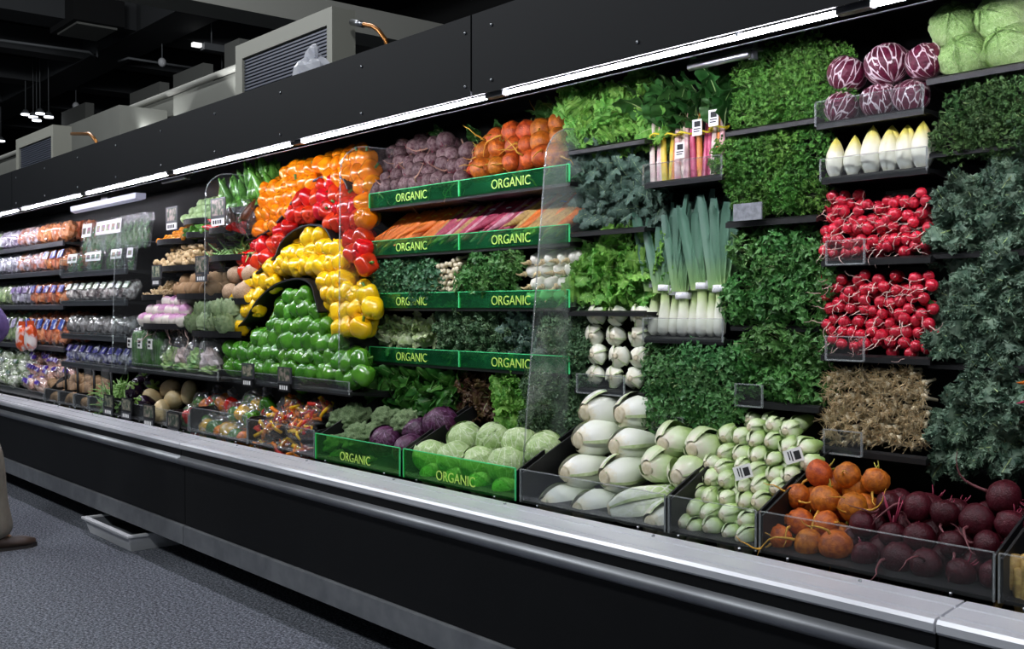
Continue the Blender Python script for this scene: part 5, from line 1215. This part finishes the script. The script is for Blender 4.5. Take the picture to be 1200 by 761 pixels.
small = [(197, 221, 'narrow clear bin of bagged small cucumbers'), (170, 196, 'narrow clear bin of tan squash'), (145, 169, 'narrow clear bin of eggplants'), (122, 144, 'narrow clear bin of green beans'), (104, 121, 'narrow clear bin of potatoes nearest the green beans'), (87, 103, 'narrow clear bin of brown potatoes, second from the beans'), (69, 86, 'narrow clear bin of brown potatoes, third from the beans'), (52, 68, 'narrow clear bin of tan potatoes beside the purple bags')]
for a, b_, lab in small: bin_(a, b_, YB, lab, h=.085, sideh=.085, rise=.05)
pile([(200, 508), (205, 487), (225, 475), (238, 480), (225, 500), (218, 515)], GD, .042, 'cucumber', 'cucumber', .10, 'small cucumber piled left of the bagged peppers', 'cucumber', 'small cucumbers on the deck', [], (0, .03), lambda: (.8, .5, .3))
for i, (px, py, s, d) in enumerate(((180, 469, .062, (.3, -.6, .6)), (200, 456, .066, (1, 0, .2)), (204, 469, .066, (1, -.2, .3)), (189, 484, .058, (0, .2, 1)), (222, 461, .055, (.2, 0, 1)))):
    veg('squash', 'squash', S(px, py, GD), d, s, ['tan squash at the left of its pile', 'topmost long tan squash', 'middle tan squash in front', 'tan squash low behind the clear front', 'rightmost small tan squash'][i], 'squash', 'tan squashes')
for i, (px, py, s) in enumerate(((172, 441, .056), (180, 452, .066), (164, 454, .06), (158, 464, .064), (170, 476, .054))):
    veg('eggplant', 'eggplant', S(px, py, lambda z: GD(z) - .035) + Vector((0, 0, .015)), (RND.uniform(-.8, .8), -.3, RND.uniform(-.3, .6)), s, ['topmost glossy eggplant on its pile', 'right glossy eggplant beside the squash', 'middle glossy eggplant in its pile', 'left glossy eggplant beside the beans', 'low glossy eggplant behind the price sign'][i], 'eggplant', 'eggplants', [('calyx', 'eggcap')])
for off in (0, .02):
    for p in fill([(122, 470), (132, 456), (148, 447), (147, 460), (140, 476), (126, 482)], GD, .019, .3, off):
        veg('green_bean', 'bean', p, (RND.choice((-1, 1)), RND.uniform(-.5, .5), RND.uniform(-.3, .2)), (.17, .17, .12), 'slim green bean in the heap left of the eggplants', 'green bean', 'green beans')
for a, lab, poly in ((0, 'brown potato in the narrow clear bins right of the purple bags', [(54, 470), (60, 448), (120, 440), (126, 460), (118, 485), (80, 478)]),):
    for off in (0, .05):
        for p in fill(poly, GD, .075, .15, off): veg('potato', 'potato', p, anyd(), .038, lab, 'potato', 'potatoes on the deck')
for px, py, lab in ((127, 471, 'leftmost small price sign on the deck front'), (148, 475, 'second small price sign on the deck front, under the eggplants'), (174, 483, 'third small price sign on the deck front, under the squash'), (203, 493, 'rightmost small price sign on the deck front, under the cucumbers')):
    price_sign(px, py, 2.125, lab, .15, .075, M_rail, frame=M_shelf)
for i, px in enumerate((70, 84, 103, 123)):
    p = W(px, 437, 2.2); zb = .70
    o = tag(ob('scoop_tube', None, None, (p.x, 2.2, zb)), 'clear plastic bag-tube rising from the potato bins, %s' % nth(i), 'tube', 'clear tubes in the potato bins')
    ob('tube_wall', MB().tube([(0, 0, 0), (0, 0, W(px, 432, 2.2).z - zb)], .022, 10, cap=False).mesh('tube_wall', clear('clear_tube_plastic', haze=.04, gloss=.12)), o)
    ob('stem_post', MB().tube([(0, .04, -.1), (0, .035, .13)], .008, 6).mesh('stem_post', M_shelf), o)
# ================================================================== HERB PACKS AND PACKAGED PRODUCE, LEFT MODULES
def shelfX(xa, xb, z, Y, label, depth=.4, guard=None, rail=.03):
    xc = (xa + xb) / 2; h = (xb - xa) / 2; r = tag(ob('shelf', None, None, (xc, Y, z)), label, 'shelf')
    ob('board', boxm('board', (-h, .004, 0), (h, depth, .012), M_shelf), r)
    ob('front_rail', MB().ext([(-.01, -.012), (-.01, rail - .012), (.0035, rail - .006), (.0035, -.012)], -h, h).mesh('front_rail', M_rail, False), r)
    for sx in (-1, 1): ob('bracket', MB().ext([(.02, 0), (depth, -.05), (depth, 0)], sx * h - .003, sx * h + .003).mesh('bracket', M_shelf, False), r)
    if guard: guardstrip(r, -h, h, -.013, .004, guard)
    return r
XB0, XB1 = -7.47, -6.29
zB = [W(130, py, 2.34).z for py in (320, 356, 398, 434)]
for z, lab, g in zip(zB, ('black shelf with clear front under the hanging herb packs', 'black shelf under the mushroom packs', 'black shelf under the small grey packs', 'lowest black shelf under the blue and white bags'), (.10, .03, .03, .03)):
    shelfX(XB0, XB1, z, 2.34, lab, guard=g)
shell = MB().box((-.05, 0, 0), (.05, .028, .20)).mesh('clear_shell', M_film, False)
herbw = MB().box((-.045, -.0015, .105), (.045, 0, .19)).mesh('card_label', M_paper, False)
herbp = MB().box((-.03, -.002, .125), (.03, -.0015, .165)).mesh('print', mat('green_print', '4a8a4a', .5, '9a5a7a', 30, vary=.5, hue=.15), False)
herbd = [sprig('herb', mt, 70, .35, 2, 90 + i, .3, 1, 6) for i, mt in enumerate((ML['cilantro'], ML['kaledark'], ML['romaine']))]
def herbpack(x, Y, z, lab, grp, h=1.0, k=0):
    o = tag(ob('herb_pack', None, None, (x, Y, z), Quaternion((1, 0, 0), -.12), (1, 1, h)), lab, 'pack', grp)
    ob('clear_shell', shell, o); ob('herb', herbd[k % 3], o, (0, .018, .085), None, (.044, .016, .085))
    if k % 3 != 2 or k % 2: l = ob('card_label', herbw, o); ob('print', herbp, l)
n = 13
for i in range(n):
    x = XB0 + .06 + (XB1 - XB0 - .1) * i / (n - 1)
    herbpack(x, 2.45, zB[0] + .155, 'clear herb pack in the upper hanging row', 'upper herb packs', 1.05, i if i < 8 else 2)
    if i % 4 != 3: herbpack(x, 2.36, zB[0] + .014, 'clear herb pack in the lower row behind the clear front', 'lower herb packs', .70, i)
fillers = {}
def filling(key, a, b_, sc=22):
    if key not in fillers: fillers[key] = mat('bag_content_' + key, a, .5, b_, sc, lo=.42, hi=.58, vary=.12, hue=.01, bump=.5, bscale=40)
    return fillers[key]
MBAG = {}
def bagmesh(w, h, d, seed):
    k = (round(w, 3), round(h, 3), round(d, 3), seed % 3)
    if k not in MBAG: MBAG[k] = [blobm('film', w, d, h, M_film, seed % 3 + 30, .16, 16), MB().box((-w * .62, -d * 1.02, -h * .25), (w * .62, -d * .97, h * .45)).mesh('printed_label', M_paper, False)]
    return MBAG[k]
FILLM = {}
def produce_bag(p, w, h, d, key, cols, lab, cat, grp, labelcol=None, seed=0, tilt=-.2):
    o = tag(ob('produce_bag', None, None, p, Quaternion((1, 0, 0), tilt) @ Quaternion((0, 1, 0), RND.uniform(-.15, .15))), lab, cat, grp)
    f, l = bagmesh(w, h, d, seed); ob('film', f, o)
    kk = (key, round(w, 3), round(h, 3), seed % 3)
    if kk not in FILLM: FILLM[kk] = blobm('filling', w * .9, d * .88, h * .88, filling(key, *cols), seed % 3 + 70, .28, 18, False)
    ob('filling', FILLM[kk], o)
    if labelcol:
        if ('lab', labelcol) not in FILLM: FILLM[('lab', labelcol)] = mat('label_' + labelcol, labelcol, .35, 'e8e8f0', 25, lo=.5, hi=.6)
        lk = ('labm', labelcol, round(w, 3), round(h, 3))
        if lk not in FILLM: FILLM[lk] = MB().box((-w * .6, -d * 1.03, -h * .2), (w * .6, -d * .93, h * .4)).mesh('printed_label', FILLM[('lab', labelcol)], False)
        ob('printed_label', FILLM[lk], o)
    return o
for j, (z, keys, cat, lab) in enumerate(((zB[1], [('mush', ('d8d2cc', '6a5a58'))], 'pack', 'film-wrapped mushroom pack on the second shelf beside the turnips'), (zB[2], [('grey', ('8a8a88', '4c4844'))], 'pack', 'grey film-wrapped pack on the third shelf beside the turnips'), (zB[3], [('bluew', ('c8cad4', '4a4a8c'))], 'bag', 'blue and white bag on the lowest shelf beside the cucumbers'))):
    for i in range(9):
        x = XB0 + .07 + (XB1 - XB0 - .14) * i / 8
        if j < 2 and i == 4 and False: continue
        produce_bag((x, 2.40, z + .085), .066, .072, .05, keys[0][0], keys[0][1], lab, cat, 'left module packs on shelf %s' % ('two', 'three', 'four')[j], ('c8d8c0', None, '3f3f96')[j], i, -.5)
XA0, XA1 = -12.6, -7.49
zA = [W(45, py, 2.36).z for py in (290, 322, 361, 408)]
for z, lab in zip(zA, ('top shelf of bagged produce at far left', 'second shelf of bagged produce at far left', 'third shelf of bagged produce at far left', 'lowest shelf of bagged carrots at far left')):
    shelfX(XA0, XA1, z, 2.36, lab)
ORA = ('orange', ('e0702a', 'f0a070')); PURP = ('purple', ('9a8aa8', 'd8d0dc')); GRN = ('green', ('7a9a5a', 'b4c48c')); WHT = ('white', ('dcdce4', 'a8a0b4')); PNK = ('pink', ('c890a0', 'e8d0d4')); MIX = ('mixed', ('d88a6a', 'c8c0cc'))
rowsA = [[(ORA, None)] * 4 + [(MIX, None)] * 3 + [(PURP, None)] * 3 + [(GRN, None)] * 6, [(ORA, '3a50b0')] * 3 + [(MIX, None)] * 4 + [(WHT, None)] * 5 + [(PNK, None)] * 4,
         [(ORA, '5a5ab0')] * 5 + [(WHT, '8a70a8')] * 3 + [(GRN, None)] * 4 + [(WHT, None)] * 4, [(ORA, '3a58b0')] * 6 + [(GRN, 'b0a8c8')] * 4 + [(ORA, None)] * 2 + [(PURP, None)] * 4]
cn = {'orange': 'orange carrots', 'purple': 'purple roots', 'green': 'green vegetables', 'white': 'white vegetables', 'pink': 'pink radishes', 'mixed': 'mixed orange and white roots'}
for j, row in enumerate(rowsA):
    sh = ('top', 'second', 'third', 'lowest')[j]; big = j == 3
    for i, ((key, cols), lc) in enumerate(row):
        w = .078; x = XA1 - .10 - i * .162; hh = .125 if big else (.088 if j else .08)
        produce_bag((x, 2.42, zA[j] + hh + .016), w, hh, .06, key, cols, 'clear bag of %s on the %s far-left shelf' % (cn[key], sh), 'bag', '%s bags on the %s far-left shelf' % (key, sh), lc, i, -.35)
        produce_bag((x + .05, 2.55, zA[j] + hh + .03), w, hh, .06, key, cols, 'clear bag of %s on the %s far-left shelf' % (cn[key], sh), 'bag', '%s bags on the %s far-left shelf' % (key, sh), None, i + 1, -.35)
# two upright orange and white cartons in front
for px, lab in ((26, 'left upright orange and white carrot pack standing before the lowest shelf'), (36, 'right upright orange and white carrot pack standing before the lowest shelf')):
    a = W(px, 412, 2.26); o = tag(ob('carrot_pack', None, None, (a.x, 2.26, a.z)), lab, 'pack', 'upright carrot packs')
    ob('pouch', MB().grid(lambda u, v: (.075 * math.cos(2 * PI * u) * (1 - .5 * abs(2 * v - 1) ** 6), .04 * math.sin(2 * PI * u) * (1 - abs(2 * v - 1) ** 5), v * .19), 14, 8, True).mesh('pouch', mat('orange_white_pouch', 'e2551c', .35, 'f0e8e4', 9, lo=.46, hi=.54)), o)
    ob('header', boxm('header', (-.07, -.004, .18), (.07, .004, .215), mat('orange_header', 'e2551c', .4)), o)
# deck at far left: bagged cauliflower and purple bags
bin_(-30, 51, YB, 'long clear bin of bagged vegetables at the left picture edge', h=.05)
gA = clampg(lin(.64, 2.22, .86, 2.46), 2.22)
nmix = 0
for off in (0, .05):
    for p in fill([(-35, 412), (40, 408), (48, 425), (35, 445), (30, 458), (-35, 450)], gA, .125, .15, off):
        produce_bag(p, .075, .05, .065, 'cauli', ('dfe4d4', '8aa070'), 'clear bag of pale cauliflower heaped at the left picture edge', 'bag', 'bagged cauliflower', '3f6a4a' if off == 0 and RND.random() < .25 else None, RND.randrange(3), -.5)
    for p in fill([(42, 412), (88, 418), (100, 428), (92, 440), (60, 446), (50, 468), (30, 460), (38, 440)], gA, .12, .15, off):
        produce_bag(p, .08, .048, .06, 'sweet', ('d8a090', 'e6c8b8'), 'pink and purple bag of sweet potatoes heaped beside the cauliflower bags', 'bag', 'purple and pink bags', '4a2aa0' if RND.random() < .7 else None, RND.randrange(3), -.5)

# ================================================================== PERSON AT THE LEFT PICTURE EDGE
def skin(name, pts, edges, rad, mt, root=0, sub_=2):
    me = bpy.data.meshes.new(name); me.from_pydata([Vector(p) for p in pts], edges, []); o = bpy.data.objects.new(name, me); COL.objects.link(o)
    md = o.modifiers.new('skin', 'SKIN'); md.use_smooth_shade = True
    for i, sv in enumerate(me.skin_vertices[0].data):
        sv.radius = rad[i] if isinstance(rad[i], tuple) else (rad[i], rad[i]); sv.use_root = i == root
    sb = o.modifiers.new('sub', 'SUBSURF'); sb.levels = sub_; sb.render_levels = sub_
    out = bpy.data.meshes.new_from_object(o.evaluated_get(bpy.context.evaluated_depsgraph_get())); bpy.data.objects.remove(o)
    out.materials.clear(); out.materials.append(mt); out.polygons.foreach_set('use_smooth', [True] * len(out.polygons)); return out
foot = WZ(-10, 646, 0)
pr = tag(ob('person', None, None, (foot.x - .10, foot.y - .30, 0)), 'person in khaki trousers, purple top and brown shoes at the left edge', 'person')
M_skin = mat('skin', 'c99a7e', .5); M_khaki = mat('khaki_cloth', '8d877a', .85, '80796c', 14, bump=.3, bscale=30); M_purple = mat('purple_knit', '6a5590', .85, '54417a', 20, bump=.3, bscale=60)
M_shoe = mat('brown_leather', '4a382c', .5, '3a2b22', 12); M_sole = mat('dark_sole', '1f1a17', .7)
# skeleton: pelvis at 0; right side is +X, facing +Y
J = [(0, 0, .96), (0, 0, 1.18), (0, .0, 1.38), (0, .0, 1.50), (0, .02, 1.58), (0, .03, 1.68), (0, .02, 1.75),
     (.17, 0, 1.42), (.32, .29, 1.11), (.22, .10, .97), (-.17, 0, 1.42), (-.26, 0, 1.16), (-.24, .12, .95),
     (.09, 0, .92), (.10, .28, .50), (.10, .30, .09), (-.09, 0, .92), (-.10, .02, .50), (-.10, 0, .09), (.10, .40, .03), (-.10, .10, .03)]
E = [(0, 1), (1, 2), (2, 3), (3, 4), (4, 5), (5, 6), (2, 7), (7, 8), (8, 9), (2, 10), (10, 11), (11, 12), (0, 13), (13, 14), (14, 15), (0, 16), (16, 17), (17, 18), (15, 19), (18, 20)]
Rr = [(.12, .085), (.11, .08), (.12, .085), .055, (.075, .085), (.08, .10), (.06, .075), .055, .045, .03, .055, .045, .03, .085, .06, .04, .085, .06, .04, (.028, .02), (.028, .02)]
def hand(w, d, sgn):
    n0 = len(J); w = Vector(w); d = Vector(d).normalized(); side_ = d.cross(Vector((0, 0, 1))).normalized() * sgn
    J.append(tuple(w + d * .07)); Rr.append((.04, .018)); return n0, d, side_
for wi, d, sg in ((9, (-.8, .3, -.5), 1), (12, (.1, .35, -1), -1)):
    n0, d, sd = hand(J[wi], d, sg); E.append((wi, n0))
    for k in range(4):
        b0 = len(J); o_ = sd * (.026 - .017 * k); L_ = (.07, .08, .075, .058)[k]
        J.append(tuple(Vector(J[n0]) + d * .03 + o_)); J.append(tuple(Vector(J[n0]) + d * (.03 + L_ * .55) + o_ + Vector((0, .006, 0)))); J.append(tuple(Vector(J[n0]) + d * (.03 + L_) + o_ + Vector((0, -.006, 0))))
        Rr.extend([.0095, .0085, .007]); E.extend([(n0, b0), (b0, b0 + 1), (b0 + 1, b0 + 2)])
    b0 = len(J); J.append(tuple(Vector(J[wi]) + d * .03 + sd * .035)); J.append(tuple(Vector(J[wi]) + d * .075 + sd * .055)); Rr.extend([.011, .008]); E.extend([(wi, b0), (b0, b0 + 1)])
ob('body', skin('body', J, E, Rr, M_skin), pr)
tj = [(0, 0, 1.02), (0, 0, .93), (.095, .02, .88), (.10, .28, .50), (.10, .29, .25), (.10, .315, .045), (-.095, 0, .88), (-.10, .02, .50), (-.10, 0, .25), (-.10, -.005, .03)]
ob('trousers', skin('trousers', tj, [(0, 1), (1, 2), (2, 3), (3, 4), (4, 5), (1, 6), (6, 7), (7, 8), (8, 9)], [(.17, .12), (.16, .12), (.105, .105), .085, .088, .105, (.105, .105), .085, .088, .105], M_khaki), pr)
sj = [(0, 0, .94), (0, 0, 1.18), (0, 0, 1.38), (0, 0, 1.47), (.17, 0, 1.42), (.325, .30, 1.11), (.25, .13, .99), (-.17, 0, 1.42), (-.26, 0, 1.16), (-.245, .10, 1.0)]
ob('sweater', skin('sweater', sj, [(0, 1), (1, 2), (2, 3), (2, 4), (4, 5), (5, 6), (2, 7), (7, 8), (8, 9)], [(.20, .15), (.185, .145), (.20, .15), .08, .08, .085, .055, .075, .06, .045], M_purple, 1), pr)
for sx in (1, -1):
    def sf(u, v):
        a = 2 * PI * u; y = -.085 + v * .29; w = (.046 if v < .25 else .046 + .012 * math.sin((v - .25) * 3.6)) * (1 - max(0, v - .82) ** 2 * 18); w *= min(1, .5 + v * 6)
        h = .075 - .035 * min(1, max(0, v - .25) / .4) - .03 * max(0, v - .8) * 3
        return sx * .10 + w * math.cos(a), y, .018 + h * max(0, math.sin(a)) ** .8
    s_ = ob('shoe', MB().grid(sf, 16, 12, True).mesh('shoe', M_shoe), pr, (0, .30 if sx > 0 else 0, 0))
    ob('sole', MB().grid(lambda u, v: (sx * .10 + (.047 + .012 * math.sin(max(0, v - .2) * 3)) * (1 - (2 * v - 1) ** 8 * .6) * math.cos(2 * PI * u), -.09 + v * .30, .01 + .010 * (1 if math.sin(2 * PI * u) > 0 else -1)), 12, 10, True).mesh('sole', M_sole, False), s_)
    ob('laces', MB().tube([(sx * .10 - .02, .075, .062), (sx * .10 + .02, .085, .062), (sx * .10 - .02, .1, .057), (sx * .10 + .02, .11, .054)], .003, 5).mesh('laces', M_sole), s_)
ob('hair', MB().grid(lambda u, v: (.088 * math.cos(2 * PI * u) * math.sin(PI * v * .55), .005 + .105 * math.sin(2 * PI * u) * math.sin(PI * v * .55) - .012, 1.70 + .095 * math.cos(PI * v * .55)), 16, 8, True).mesh('hair', mat('brown_hair', '4a3626', .6)), pr)
M_eye = mat('eye_dark', '2a211c', .3)
for sx in (1, -1):
    ob('eye', blobm('eye', .011, .006, .007, M_eye, 1, 0, 10, True), pr, (sx * .032, .122, 1.675))
    ob('ear', blobm('ear', .01, .02, .032, M_skin, 1, .1, 10, True), pr, (sx * .085, .02, 1.66))
ob('nose', blobm('nose', .013, .02, .022, M_skin, 1, .05, 10, True), pr, (0, .132, 1.645))
ob('mouth', blobm('mouth', .025, .006, .006, mat('lips', 'a8685c', .5), 1, .05, 10, True), pr, (0, .118, 1.605))
